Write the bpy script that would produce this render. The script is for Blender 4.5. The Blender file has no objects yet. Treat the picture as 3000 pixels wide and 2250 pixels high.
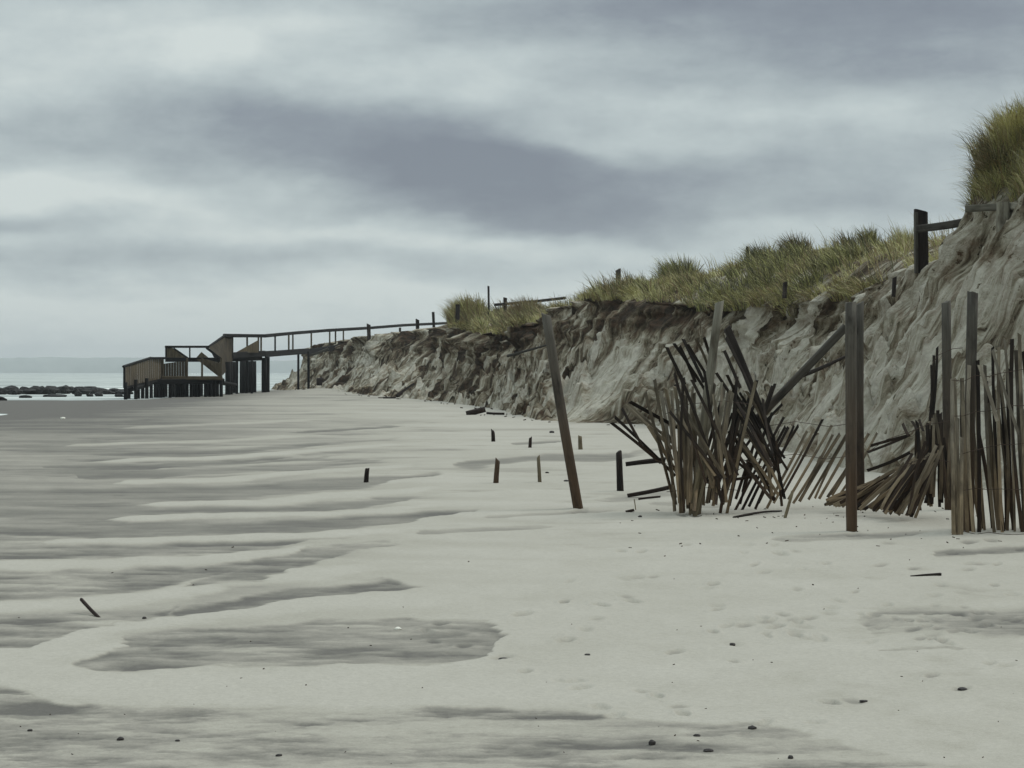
import bpy, math, random
import numpy as np
from mathutils import Vector, Matrix

# ------------------------------------------------------------------ camera
F, HZ, CX, CAMZ = 6500.0, 1090.0, 1500.0, 1.6       # focal length / horizon row / centre column, in photo pixels
sc = bpy.context.scene
COL = sc.collection
cam = bpy.data.cameras.new('camera')
cam_o = bpy.data.objects.new('camera', cam)
COL.objects.link(cam_o)
cam.sensor_width = 36.0
cam.lens = 36.0 * F / 3000.0
cam.shift_y = -35.0 / 3000.0
cam.clip_start = 0.3
cam.clip_end = 30000
cam_o.location = (0, 0, CAMZ)
cam_o.rotation_euler = (math.radians(90), 0, 0)
sc.camera = cam_o
sc.view_settings.view_transform = 'Standard'
sc.view_settings.look = 'None'
sc.view_settings.gamma = 1
sc.view_settings.exposure = 0.0
sc.cycles.max_bounces = 6
sc.cycles.volume_bounces = 0

def lin(r, g=None, b=None):
    v = (r, g, b) if g is not None else (r, r, r)
    return tuple(((c/255.0)/12.92 if c/255.0 <= 0.04045 else ((c/255.0+0.055)/1.055)**2.4) for c in v) + (1.0,)

# ------------------------------------------------------------------ node helpers
class NT:
    def __init__(s, tree):
        s.t = tree; s.n = tree.nodes; s.l = tree.links
    def new(s, typ, **kw):
        n = s.n.new(typ)
        for k, v in kw.items():
            setattr(n, k, v)
        return n
    def put(s, sock, v):
        if hasattr(v, 'is_output'):
            s.l.new(v, sock)
        elif v is not None:
            sock.default_value = v
    def m(s, op, a, b=None, c=None, clamp=False):
        n = s.new('ShaderNodeMath', operation=op, use_clamp=clamp)
        s.put(n.inputs[0], a)
        if b is not None: s.put(n.inputs[1], b)
        if c is not None: s.put(n.inputs[2], c)
        return n.outputs[0]
    def mix(s, f, a, b, blend='MIX'):
        n = s.new('ShaderNodeMix', data_type='RGBA', blend_type=blend)
        s.put(n.inputs[0], f); s.put(n.inputs[6], a); s.put(n.inputs[7], b)
        return n.outputs[2]
    def ramp(s, f, stops, interp='LINEAR'):
        n = s.new('ShaderNodeValToRGB')
        n.color_ramp.interpolation = interp
        e = n.color_ramp.elements
        while len(e) < len(stops): e.new(0.5)
        for i, (p, c) in enumerate(stops):
            e[i].position = p
            e[i].color = c if hasattr(c, '__len__') else (c, c, c, 1)
        s.put(n.inputs[0], f)
        return n.outputs[0]
    def noise(s, vec, scale, detail=3, rough=0.5, dist=0.0):
        n = s.new('ShaderNodeTexNoise')
        if vec is not None: s.l.new(vec, n.inputs['Vector'])
        n.inputs['Scale'].default_value = scale
        n.inputs['Detail'].default_value = detail
        n.inputs['Roughness'].default_value = rough
        n.inputs['Distortion'].default_value = dist
        return n.outputs[0]
    def mapping(s, vec, scale=(1, 1, 1), loc=(0, 0, 0), rot=(0, 0, 0)):
        n = s.new('ShaderNodeMapping')
        s.l.new(vec, n.inputs[0])
        n.inputs['Scale'].default_value = scale
        n.inputs['Location'].default_value = loc
        n.inputs['Rotation'].default_value = rot
        return n.outputs[0]
    def comb(s, x, y, z=0.0):
        n = s.new('ShaderNodeCombineXYZ')
        s.put(n.inputs[0], x); s.put(n.inputs[1], y); s.put(n.inputs[2], z)
        return n.outputs[0]
    def attr(s, name):
        n = s.new('ShaderNodeAttribute', attribute_name=name)
        return n

# ------------------------------------------------------------------ world: overcast sky with cloud decks, in direction space
SUN_EL, SUN_AZ = math.radians(52), math.radians(62)      # azimuth from +Y towards +X
world = bpy.data.worlds.new('World')
sc.world = world
world.use_nodes = True
W = NT(world.node_tree)
W.n.clear()
wout = W.new('ShaderNodeOutputWorld')
geo = W.new('ShaderNodeTexCoord')
sep = W.new('ShaderNodeSeparateXYZ')
W.l.new(geo.outputs['Generated'], sep.inputs[0])
dx, dy, dz = sep.outputs
horiz = W.m('SQRT', W.m('ADD', W.m('MULTIPLY', dx, dx), W.m('MULTIPLY', dy, dy)))
azim = W.m('ARCTAN2', dx, dy)                             # azimuth, 0 = +Y
elev = W.m('ARCTAN2', dz, horiz)
KK = 6.5
# u,v in thousands of "photo pixels"
u0 = W.m('MULTIPLY_ADD', azim, KK, 1.5)
v0 = W.m('MULTIPLY_ADD', elev, -KK, 1.09)
wv = W.comb(W.m('MULTIPLY', u0, 0.8), W.m('MULTIPLY', v0, 2.4))
wn = W.new('ShaderNodeTexNoise'); W.l.new(wv, wn.inputs['Vector'])
wn.inputs['Scale'].default_value = 1.6; wn.inputs['Detail'].default_value = 5; wn.inputs['Roughness'].default_value = 0.5
wsep = W.new('ShaderNodeSeparateColor'); W.l.new(wn.outputs['Color'], wsep.inputs[0])
u = W.m('ADD', u0, W.m('MULTIPLY', W.m('SUBTRACT', wsep.outputs[0], 0.5), 0.9))
v = W.m('ADD', v0, W.m('MULTIPLY', W.m('SUBTRACT', wsep.outputs[1], 0.5), 0.26))
tone = W.m('ADD', 0.60, W.m('MULTIPLY', W.m('SUBTRACT', W.noise(W.comb(W.m('MULTIPLY', u0, 0.9), W.m('MULTIPLY', v0, 3.0)), 1.8, 7, 0.55), 0.5), 0.55))
tone = W.m('ADD', tone, W.m('MULTIPLY', W.m('SUBTRACT', W.noise(W.comb(W.m('MULTIPLY', u0, 1.0), W.m('MULTIPLY', v0, 1.8)), 6.0, 7, 0.62), 0.5), 0.38))
# (cu, cv, ru, rv, amount, tilt)
BL = [(0.10, 0.20, 0.45, 0.16, 0.22, 0.0), (0.62, 0.17, 0.26, 0.06, 0.34, 0.10), (0.85, 0.10, 0.30, 0.05, 0.22, -0.05), (0.35, 0.05, 0.40, 0.05, 0.20, 0.0), (1.25, 0.20, 0.42, 0.10, 0.20, 0.0),
      (2.35, 0.10, 0.80, 0.13, -0.36, 0.03), (2.9, 0.03, 0.6, 0.09, -0.2, 0.0), (1.9, 0.03, 0.4, 0.05, -0.15, 0.0), (2.0, 0.30, 0.8, 0.05, 0.12, 0.0),
      (1.12, 0.42, 0.56, 0.13, -0.40, 0.12), (1.52, 0.56, 0.48, 0.12, -0.38, 0.10), (1.42, 0.65, 0.34, 0.06, -0.16, 0.0), (0.55, 0.44, 0.40, 0.10, -0.16, 0.0),
      (2.15, 0.50, 0.42, 0.07, -0.20, 0.06), (2.5, 0.57, 0.4, 0.03, -0.10, 0.0), (0.05, 0.555, 0.40, 0.065, 0.42, 0.05), (0.50, 0.655, 0.30, 0.045, 0.22, 0.08),
      (0.9, 0.715, 0.9, 0.036, 0.24, 0.01), (1.55, 0.73, 0.35, 0.034, 0.22, 0.0), (0.05, 0.665, 0.30, 0.035, -0.20, 0.0),
      (0.7, 0.79, 0.9, 0.035, -0.16, 0.0), (1.85, 0.42, 0.35, 0.05, 0.16, 0.05), (2.55, 0.34, 0.5, 0.04, 0.10, 0.02), (2.4, 0.65, 0.7, 0.05, 0.14, 0.0),
      (0.6, 0.95, 1.5, 0.14, 0.42, 0.0), (0.35, 0.60, 0.5, 0.05, 0.16, 0.0), (1.9, 0.84, 0.9, 0.08, 0.12, 0.0), (0.5, 1.07, 1.8, 0.05, 0.14, 0.0), (0.9, 0.86, 0.7, 0.03, 0.10, 0.0), (0.3, 0.88, 0.5, 0.02, 0.10, 0.0)]
for cu, cv, ru, rv, am, tilt in BL:
    if am == 0: continue
    du = W.m('SUBTRACT', u, cu)
    dv = W.m('SUBTRACT', W.m('SUBTRACT', v, cv), W.m('MULTIPLY', du, tilt))
    a = W.m('MULTIPLY', du, 1.0/ru); b = W.m('MULTIPLY', dv, 1.0/rv)
    q = W.m('ADD', W.m('MULTIPLY', a, a), W.m('MULTIPLY', b, b))
    if am < -.27: q = W.m('POWER', W.m('MULTIPLY', q, 0.8), 1.7)
    g = W.m('POWER', 2.718, W.m('MULTIPLY', q, -1.0))
    tone = W.m('ADD', tone, W.m('MULTIPLY', g, am))
cloudcol = W.ramp(tone, [(0.0, lin(128, 136, 147)), (0.25, lin(143, 152, 161)), (0.5, lin(169, 180, 184)),
                         (0.75, lin(193, 204, 205)), (1.0, lin(214, 223, 221))])
# an overcast sky is brighter towards the zenith
boost = W.new('ShaderNodeMapRange', interpolation_type='SMOOTHSTEP')
W.l.new(elev, boost.inputs[0])
boost.inputs[1].default_value = math.radians(11); boost.inputs[2].default_value = math.radians(55)
boost.inputs[3].default_value = 1.0; boost.inputs[4].default_value = 2.45
bg1 = W.new('ShaderNodeBackground'); W.l.new(cloudcol, bg1.inputs[0]); W.l.new(boost.outputs[0], bg1.inputs[1])
sky = W.new('ShaderNodeTexSky', sky_type='NISHITA')
sky.sun_disc = False
sky.sun_elevation = SUN_EL
sky.sun_rotation = SUN_AZ
bg2 = W.new('ShaderNodeBackground'); W.l.new(sky.outputs[0], bg2.inputs[0]); bg2.inputs[1].default_value = 0.06
mx = W.new('ShaderNodeMixShader'); mx.inputs[0].default_value = 0.94
W.l.new(bg2.outputs[0], mx.inputs[1]); W.l.new(bg1.outputs[0], mx.inputs[2])
W.l.new(mx.outputs[0], wout.inputs[0])

sun = bpy.data.lights.new('sun', 'SUN')
sun.energy = 1.45
sun.angle = math.radians(20)
sun.color = (1.0, 0.965, 0.91)
sun_o = bpy.data.objects.new('sun', sun)
COL.objects.link(sun_o)
sdir = Vector((math.sin(SUN_AZ)*math.cos(SUN_EL), math.cos(SUN_AZ)*math.cos(SUN_EL), math.sin(SUN_EL)))
sun_o.rotation_euler = sdir.to_track_quat('Z', 'Y').to_euler()
sun_o.location = (-30, 0, 30)

# ------------------------------------------------------------------ numpy noise
def _hash(ix, iy, seed):
    h = (ix.astype(np.int64)*374761393 + iy.astype(np.int64)*668265263 + seed*1274126177) & 0xffffffff
    h = ((h ^ (h >> 13))*1274126177) & 0xffffffff
    h = (h ^ (h >> 16)) & 0xffffff
    return h/float(0xffffff)
def vnoise(x, y, seed=0):
    x = np.asarray(x, float); y = np.asarray(y, float)
    ix = np.floor(x); iy = np.floor(y); fx = x-ix; fy = y-iy
    fx = fx*fx*fx*(fx*(fx*6-15)+10); fy = fy*fy*fy*(fy*(fy*6-15)+10)
    a = _hash(ix, iy, seed); b = _hash(ix+1, iy, seed); c = _hash(ix, iy+1, seed); d = _hash(ix+1, iy+1, seed)
    return (a*(1-fx)+b*fx)*(1-fy)+(c*(1-fx)+d*fx)*fy
def fbm(x, y, seed=0, octv=4, gain=0.5):
    s = 0; a = 1; t = 0
    for o in range(octv):
        s = s + a*vnoise(x*2**o+o*17.3, y*2**o-o*9.1, seed+o*31); t += a; a *= gain
    return s/t
def ridged(x, y, seed=0, octv=4, gain=0.55):
    s = 0; a = 1; t = 0
    for o in range(octv):
        n = 1-np.abs(2*vnoise(x*2**o+o*7.7, y*2**o+o*3.1, seed+o*13)-1); s = s+a*n*n; t += a; a *= gain
    return s/t
def sstep(a, b, x):
    t = np.clip((x-a)/(b-a), 0, 1); return t*t*(3-2*t)

# ------------------------------------------------------------------ object helpers
def tag(o, label, cat, group=None, kind=None):
    if label: o['label'] = label
    if cat: o['category'] = cat
    if group: o['group'] = group
    if kind: o['kind'] = kind
    return o
def thing(name, label, cat, loc=(0, 0, 0), group=None):
    o = bpy.data.objects.new(name, None); COL.objects.link(o)
    o.location = loc; o.empty_display_size = 0.2
    return tag(o, label, cat, group)
def obj(name, verts, faces, mat, parent=None, smooth=False, loc=None, rot=None, world=True):
    me = bpy.data.meshes.new(name)
    me.from_pydata([tuple(v) for v in verts], [], [tuple(f) for f in faces])
    me.materials.append(mat)
    if smooth: me.polygons.foreach_set('use_smooth', [True]*len(me.polygons))
    me.update()
    o = bpy.data.objects.new(name, me); COL.objects.link(o)
    if loc is not None: o.location = loc
    if rot is not None: o.rotation_mode = 'QUATERNION'; o.rotation_quaternion = rot
    if parent is not None:
        o.parent = parent
        if world: o.location = Vector(o.location) - Vector(parent.location)
    return o
def grid_mesh(name, P, mat, attrs=None, uv=None, smooth=True):
    nr, nc = P.shape[:2]
    me = bpy.data.meshes.new(name)
    me.vertices.add(nr*nc); me.vertices.foreach_set('co', P.reshape(-1).astype(np.float32))
    i, j = np.meshgrid(np.arange(nr-1), np.arange(nc-1), indexing='ij')
    a = (i*nc+j).ravel(); q = np.stack([a, a+1, a+nc+1, a+nc], 1).ravel()
    nf = len(a)
    me.loops.add(nf*4); me.loops.foreach_set('vertex_index', q.astype(np.int32))
    me.polygons.add(nf); me.polygons.foreach_set('loop_start', (np.arange(nf)*4).astype(np.int32))
    me.polygons.foreach_set('loop_total', np.full(nf, 4, np.int32))
    me.polygons.foreach_set('use_smooth', np.full(nf, smooth))
    me.update(calc_edges=True)
    for k, arr in (attrs or {}).items():
        if arr.ndim == 3:
            at = me.attributes.new(k, 'FLOAT_VECTOR', 'POINT'); at.data.foreach_set('vector', arr.reshape(-1).astype(np.float32))
        else:
            at = me.attributes.new(k, 'FLOAT', 'POINT'); at.data.foreach_set('value', arr.reshape(-1).astype(np.float32))
    me.materials.append(mat)
    o = bpy.data.objects.new(name, me); COL.objects.link(o)
    return o

def at(px, py, d):                       # the world point d metres away that the photo shows at (px, py)
    return Vector(((px-CX)/F*d, d, CAMZ-(py-HZ)/F*d))
def gd(py, z=0.0):                       # distance of ground seen at row py
    return (CAMZ-z)*F/(py-HZ)
def gp(px, py, z=0.0):
    d = gd(py, z); return Vector(((px-CX)/F*d, d, z))

# ------------------------------------------------------------------ materials
def mat(name):
    m = bpy.data.materials.new(name); m.use_nodes = True
    t = NT(m.node_tree); t.n.clear()
    out = t.new('ShaderNodeOutputMaterial'); b = t.new('ShaderNodeBsdfPrincipled')
    t.l.new(b.outputs[0], out.inputs[0])
    b.inputs['Specular IOR Level'].default_value = 0.25
    b.inputs['Roughness'].default_value = 0.9
    return m, t, b
def bump(t, b, h, strength=0.5, dist=0.02):
    n = t.new('ShaderNodeBump'); n.inputs['Strength'].default_value = strength; n.inputs['Distance'].default_value = dist
    t.l.new(h, n.inputs['Height']); t.l.new(n.outputs[0], b.inputs['Normal'])

def mat_sand():
    m, t, b = mat('beach_sand')
    P = t.new('ShaderNodeNewGeometry').outputs['Position']
    damp = t.attr('damp').outputs['Fac']
    n1 = t.noise(t.mapping(P, (1, .6, 1), rot=(0, 0, .8)), 2.2, 6, 0.62)
    d2 = t.m('ADD', damp, t.m('MULTIPLY', t.m('SUBTRACT', n1, 0.5), 0.16), clamp=True)
    col = t.ramp(d2, [(0.0, lin(164, 160, 150)), (0.25, lin(153, 149, 138)), (0.5, lin(134, 130, 121)), (0.75, lin(115, 112, 104)), (1.0, lin(93, 90, 85))])
    g = t.noise(P, 90.0, 3, 0.8)
    g2 = t.noise(P, 26.0, 3, 0.7)
    gv = t.m('ADD', t.m('MULTIPLY_ADD', t.m('SUBTRACT', g, 0.5), 0.55, 1.0), t.m('MULTIPLY', t.m('SUBTRACT', g2, 0.5), 0.35))
    col = t.mix(1.0, col, t.comb(gv, gv, gv), 'MULTIPLY')
    t.l.new(col, b.inputs['Base Color'])
    t.l.new(t.m('MULTIPLY_ADD', d2, -0.15, 0.97), b.inputs['Roughness'])
    b.inputs['Specular IOR Level'].default_value = 0.15
    bump(t, b, t.m('ADD', t.m('MULTIPLY', g2, 0.6), t.noise(P, 7, 4, 0.6)), 0.35, 0.015)
    return m
def mat_scarp():
    m, t, b = mat('dune_sand')
    st = t.attr('st').outputs['Vector']
    tone = t.attr('tone').outputs['Fac']
    P = t.new('ShaderNodeNewGeometry').outputs['Position']
    streak = t.noise(t.mapping(st, (1.5, 0.28, 1)), 1.0, 8, 0.7, 0.1)
    fine = t.noise(t.mapping(st, (7.0, 1.3, 1)), 1.0, 6, 0.68, 0.15)
    iso = t.noise(P, 3.0, 6, 0.65)
    f = t.m('ADD', tone, t.m('ADD', t.m('MULTIPLY', t.m('SUBTRACT', streak, 0.5), 2.6), t.m('ADD', t.m('MULTIPLY', t.m('SUBTRACT', fine, 0.5), 1.2), t.m('ADD', t.m('MULTIPLY', t.m('SUBTRACT', t.noise(P, 1.3, 6, 0.7), 0.5), 0.9), t.m('MULTIPLY', t.ramp(t.noise(P, 4.5, 5, 0.75), [(0.60, 0.0), (0.68, 1.0)]), 0.5)))), clamp=True)  # last term: thresholded dark spots, painting shaded crannies and roots into the colour
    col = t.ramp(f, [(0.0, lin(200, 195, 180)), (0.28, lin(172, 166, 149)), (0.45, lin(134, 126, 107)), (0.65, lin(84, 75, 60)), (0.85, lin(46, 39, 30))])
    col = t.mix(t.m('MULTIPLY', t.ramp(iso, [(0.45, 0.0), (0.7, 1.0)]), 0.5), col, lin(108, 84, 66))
    g = t.noise(P, 40.0, 3, 0.75)
    gv = t.m('MULTIPLY_ADD', t.m('SUBTRACT', g, 0.5), 0.35, 1.0)
    col = t.mix(1.0, col, t.comb(gv, gv, gv), 'MULTIPLY')
    t.l.new(col, b.inputs['Base Color'])
    b.inputs['Specular IOR Level'].default_value = 0.1
    bump(t, b, t.m('ADD', fine, t.m('MULTIPLY', t.noise(P, 6.0, 6, 0.7), 1.0)), 1.0, 0.16)
    return m
def mat_grass(name='beach_grass'):
    m, t, b = mat(name)
    c = t.attr('tint').outputs['Vector']
    t.l.new(c, b.inputs['Base Color'])
    b.inputs['Roughness'].default_value = 0.8
    return m
def mat_wood(name, top, low, dark, z0=0.3, z1=1.4, ks=1.0, gk=22):
    m, t, b = mat(name)
    tc = t.new('ShaderNodeTexCoord').outputs['Object']
    rnd = t.new('ShaderNodeObjectInfo').outputs['Random']
    P = t.new('ShaderNodeSeparateXYZ'); t.l.new(t.new('ShaderNodeNewGeometry').outputs['Position'], P.inputs[0])
    off = t.new('ShaderNodeVectorMath', operation='ADD'); t.l.new(tc, off.inputs[0]); t.l.new(t.comb(t.m('MULTIPLY', rnd, 31.0), t.m('MULTIPLY', rnd, 17.0), rnd), off.inputs[1])
    ov = off.outputs[0]
    grain = t.noise(t.mapping(ov, (gk*ks, gk*ks, 2.2*ks)), 1.0, 6, 0.7, 0.5)
    blot = t.noise(t.mapping(ov, (5*ks, 5*ks, 2.0*ks)), 1.0, 4, 0.6)
    zf = t.new('ShaderNodeMapRange', interpolation_type='SMOOTHSTEP')
    t.l.new(t.m('ADD', P.outputs[2], t.m('MULTIPLY', t.m('SUBTRACT', blot, 0.5), 1.1)), zf.inputs[0])
    zf.inputs[1].default_value = z0; zf.inputs[2].default_value = z1
    col = t.mix(zf.outputs[0], low, top)
    col = t.mix(t.m('MULTIPLY', t.ramp(grain, [(0.38, 1.0), (0.62, 0.0)]), 0.62 if gk < 30 else 0.42), col, dark)
    col = t.mix(t.m('MULTIPLY', t.ramp(blot, [(0.5, 0.0), (0.66, 1.0)]), 0.7), col, dark)
    vv = t.m('MULTIPLY_ADD', rnd, 0.8, 0.6)
    col = t.mix(1.0, col, t.comb(vv, vv, vv), 'MULTIPLY')
    t.l.new(col, b.inputs['Base Color'])
    bump(t, b, grain, 0.6, 0.006)
    return m
def mat_plain(name, c1, c2, scale=8, rough=0.9, bmp=0.5, dist=0.02, spec=0.25):
    m, t, b = mat(name)
    P = t.new('ShaderNodeTexCoord').outputs['Object']
    n = t.noise(P, scale, 5, 0.65)
    t.l.new(t.ramp(n, [(0.3, c1), (0.7, c2)]), b.inputs['Base Color'])
    b.inputs['Roughness'].default_value = rough
    b.inputs['Specular IOR Level'].default_value = spec
    bump(t, b, n, bmp, dist)
    return m
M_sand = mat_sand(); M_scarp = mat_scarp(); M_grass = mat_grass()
M_slat = mat_wood('weathered_slat', lin(128, 119, 102), lin(128, 110, 86), lin(38, 31, 25), 0.2, 1.3)
M_slatd = mat_wood('dark_slat', lin(46, 39, 33), lin(62, 48, 36), lin(18, 15, 13), 0.2, 1.2)
M_post = mat_wood('weathered_post', lin(80, 77, 70), lin(70, 55, 41), lin(24, 19, 16), 0.1, 2.2, gk=60)
M_postg = mat_wood('grey_driftwood', lin(124, 121, 108), lin(112, 102, 82), lin(56, 48, 38), 0.3, 1.6, gk=50)
M_postd = mat_wood('dark_wet_wood', lin(52, 46, 42), lin(48, 38, 32), lin(18, 16, 15), 0.3, 1.6)
M_pier = mat_wood('pier_timber', lin(92, 82, 64), lin(80, 70, 54), lin(38, 32, 25), 0.6, 2.5, 0.35)
M_pierd = mat_wood('pier_dark_timber', lin(26, 23, 20), lin(17, 15, 13), lin(8, 7, 7), 0.6, 2.5, 0.35)
M_slatp = mat_wood('pale_slat', lin(138, 131, 117), lin(136, 121, 98), lin(48, 39, 31), 0.2, 1.3)
M_wire = mat_plain('rusty_wire', lin(46, 38, 33), lin(70, 52, 40), 30, 0.7)
M_rock = mat_plain('wet_rock', lin(20, 20, 21), lin(46, 45, 43), 3, 0.7, 0.8, 0.1)
M_peb = mat_plain('dark_pebble', lin(36, 33, 34), lin(62, 58, 55), 20, 0.7)
M_shell = mat_plain('pale_shell', lin(200, 198, 185), lin(225, 222, 210), 20, 0.6)

# ------------------------------------------------------------------ the dune scarp (structure)
# toe x,y ; edge x,y ; edge height ; height of the dune top behind it
ST = np.array([
 (8.4, -12, 12.6, -12, 4.8, 5.8), (8.0, 0, 12.0, 0, 4.8, 5.8), (7.4, 14, 11.0, 14, 4.8, 5.8), (7.2, 20, 10.8, 20, 4.8, 5.8),
 (7.0, 25.4, 10.5, 25.4, 4.8, 5.9), (6.5, 28, 10.0, 28, 4.75, 5.9), (5.9, 31.5, 9.4, 31.5, 4.65, 5.9), (5.45, 35, 8.75, 35, 4.6, 6.5),
 (5.3, 38.5, 7.95, 38.5, 4.6, 6.7), (5.3, 40.5, 8.15, 40.5, 4.55, 6.3), (5.35, 42.5, 8.35, 42.5, 4.2, 4.6), (5.4, 45, 8.3, 45, 3.75, 4.2), (5.55, 52, 8.0, 52, 3.4, 4.8),
 (4.95, 62, 7.2, 60, 3.4, 5.1), (3.7, 67, 6.3, 66, 3.5, 5.5), (2.1, 69.5, 5.4, 72, 3.8, 5.2), (.95, 71, 4.3, 77, 4.15, 4.9),
 (.3, 78, 3.1, 82, 4.3, 4.8), (-.2, 86, 2.0, 90, 4.3, 4.7), (-.75, 94.5, 1.2, 97, 3.75, 4.8), (-2, 105, .2, 107, 3.6, 4.8),
 (-3.5, 116, -.9, 117, 3.6, 4.7), (-5.4, 128, -2.3, 130, 4.1, 5.1), (-7.8, 142, -3.9, 145, 4.6, 5.5), (-11, 156, -7, 160, 4.6, 4.8),
 (-14.6, 173, -10.5, 176, 4.5, 4.7), (-18.3, 192, -14, 196, 4.4, 4.7), (-21.5, 206, -17.2, 208, 4.3, 4.7), (-24.3, 222, -19.6, 220, 4.0, 4.6),
 (-22, 232, -15, 224, 4.0, 4.6), (-8, 240, -3, 230, 4.2, 4.8), (25, 250, 27, 236, 4.2, 5), (90, 262, 92, 250, 4.2, 5)], float)
def resample(tab, n):
    ym = (tab[:, 1]+tab[:, 3])/2
    w = [0]
    for k in range(1, len(tab)):
        L = math.hypot(tab[k, 0]-tab[k-1, 0], tab[k, 1]-tab[k-1, 1])
        w.append(w[-1]+L/max(22.0, 0.5*(ym[k]+ym[k-1])))
    w = np.array(w); s = np.linspace(0, w[-1], n)
    R = np.stack([np.interp(s, w, tab[:, c]) for c in range(tab.shape[1])], 1)
    k = np.exp(-np.linspace(-2, 2, 21)**2); k /= k.sum()
    for c in range(R.shape[1]):
        R[:, c] = np.convolve(np.pad(R[:, c], 10, 'edge'), k, 'valid')
    return R
NS = 2300
S = resample(ST, NS)
tx = np.gradient(S[:, 0]); ty = np.gradient(S[:, 1])
kk = np.exp(-np.linspace(-2, 2, 41)**2); kk /= kk.sum()
tx = np.convolve(np.pad(tx, 20, 'edge'), kk, 'valid'); ty = np.convolve(np.pad(ty, 20, 'edge'), kk, 'valid')
tl = np.hypot(tx, ty); tx /= tl; ty /= tl
NXv, NYv = -ty, tx                                    # horizontal normal, towards the beach
arc = np.concatenate([[0], np.cumsum(np.hypot(np.diff(S[:, 0]), np.diff(S[:, 1])))])
NF = 170
tt = np.linspace(0, 1, NF)
hh = np.interp(tt, [0, .12, .5, .80, .95, 1], [0, .17, .60, .84, .95, 1.0])
zz = np.interp(tt, [0, .12, .5, .80, .95, 1], [0, .06, .44, .82, .975, 1.0])
backs = np.array([.15, .3, .5, .75, 1.0, 1.3, 1.7, 2.2, 2.8, 3.5, 4.3, 5.2, 6.2, 7.5, 9, 11, 14, 18, 25, 40, 70, 130])
rise = np.interp(backs, [0, .6, 1.4, 3, 6, 12, 25, 70, 130], [0, .22, .6, 0.9, 1.0, 1.0, .7, .3, .2])
A = arc[:, None]*np.ones((1, NF)); Tm = np.ones((NS, 1))*tt[None, :]
fx = S[:, 0:1]+(S[:, 2:3]-S[:, 0:1])*hh[None]; fy = S[:, 1:2]+(S[:, 3:4]-S[:, 1:2])*hh[None]
fz = -0.12+(S[:, 4:5]+0.12)*zz[None]
skew = A+Tm*0.9
# buttresses, rills, slumped clods
big = ridged(skew/5.5, Tm*0.8+3, 5, 2)-0.5
mid = ridged(skew/2.1, Tm*1.0, 11, 3, .65)-0.5
sml = ridged(skew/0.75, Tm*2.6, 23, 3)-0.5
lump = fbm(A/0.8, Tm*7, 41, 4)-0.5
far = sstep(60, 140, fy)
env = sstep(0.0, 0.25, Tm)*(0.55+0.6*sstep(.4, .9, Tm))
smoothface = 1-0.35*sstep(55, 40, fy)                 # the near face is a smoother slip of dry sand
fiss = np.clip(ridged(skew/1.9+0.4*fbm(A/2, Tm*3, 12, 2), Tm*1.1, 97, 3)-0.62, 0, 1)*2.6
apron = sstep(.44, .56, fbm(A/4.5+3, Tm*1.3, 221, 3))*(1-sstep(.5, .78, Tm+.25*(fbm(A/2, Tm*2, 223, 2)-.5)))
D = (1-.72*apron)*env*smoothface*(big*(0.7+1.6*far)+mid*(0.85+0.6*far)+sml*(0.42+0.2*far)-0.75*fiss*(0.6+far))
under = fbm(A/1.6, Tm*0+2, 131, 3)
D = D+sstep(58, 68, fy)*(0.16*sstep(.95, .99, Tm)-0.14*sstep(.78, .9, Tm)*sstep(.99, .95, Tm))*sstep(.35, .6, under)
D = D+(1-.7*apron)*(0.26*lump+0.30*(fbm(A/.42, Tm*11, 225, 4, .6)-.5))*sstep(0, .1, Tm)*(1-.75*sstep(60, 46, fy))
ledge = np.abs(((zz[None]*S[:, 4:5])*1.0+fbm(A/3, Tm*2, 77, 3)*1.6) % 1.0-0.5)*2
D = D+0.12*(ledge-0.5)*sstep(.3, .6, Tm)
nearf = sstep(60, 46, fy)
ch = np.clip(ridged(A/.62+Tm*1.5, Tm*6.5, 171, 3)-.38, 0, 1)*(1-.8*nearf)+nearf*np.clip(ridged(A/1.5+Tm*.9, Tm*1.1, 172, 4, .7)-.38, 0, 1)*1.1
D = D+(1-.85*apron)*(0.36*ch-0.09)*sstep(.02, .12, Tm)*(1-.6*sstep(.93, 1, Tm))*np.clip(.45+1.2*(fbm(A/4, Tm*3, 175, 3)-.25), .3, 1.3)
clod = np.clip(fbm(A/0.7, Tm*8, 91, 3)-0.56, 0, 1)*2.8
fx = fx+NXv[:, None]*D; fy = fy+NYv[:, None]*D
fz = fz+(clod*0.75*(1-sstep(.5, .8, Tm))+0.10*lump)*sstep(0, .06, Tm)+0.08*mid*env-0.75*fiss*sstep(.75, 1, Tm)*smoothface+0.25*(ch-.3)*sstep(.02, .2, Tm)*(1-sstep(.85, 1, Tm))
edgeD = D[:, -1]
NB = len(backs)
bx_ = S[:, 2:3]-NXv[:, None]*backs[None]+NXv[:, None]*edgeD[:, None]*np.exp(-backs/1.2)[None]
by_ = S[:, 3:4]-NYv[:, None]*backs[None]+NYv[:, None]*edgeD[:, None]*np.exp(-backs/1.2)[None]
Ab = arc[:, None]*np.ones((1, NB)); Bb = np.ones((NS, 1))*backs[None]
bz_ = S[:, 4:5]+(S[:, 5:6]-S[:, 4:5])*rise[None]+(fbm(Ab/4, Bb/3, 51, 4)-0.5)*0.5*np.minimum(1, backs/2)[None]+(fbm(Ab/.9, Bb/.9, 53, 3)-0.5)*0.15
bz_ = bz_+(fz[:, -1:]-S[:, 4:5])*np.exp(-backs/0.8)[None]
P = np.stack([np.concatenate([fx, bx_], 1), np.concatenate([fy, by_], 1), np.concatenate([fz, bz_], 1)], 2)
tone = 0.33+0.35*fiss*smoothface  # fissures darker: crevice shade put into the colour tone
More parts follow.
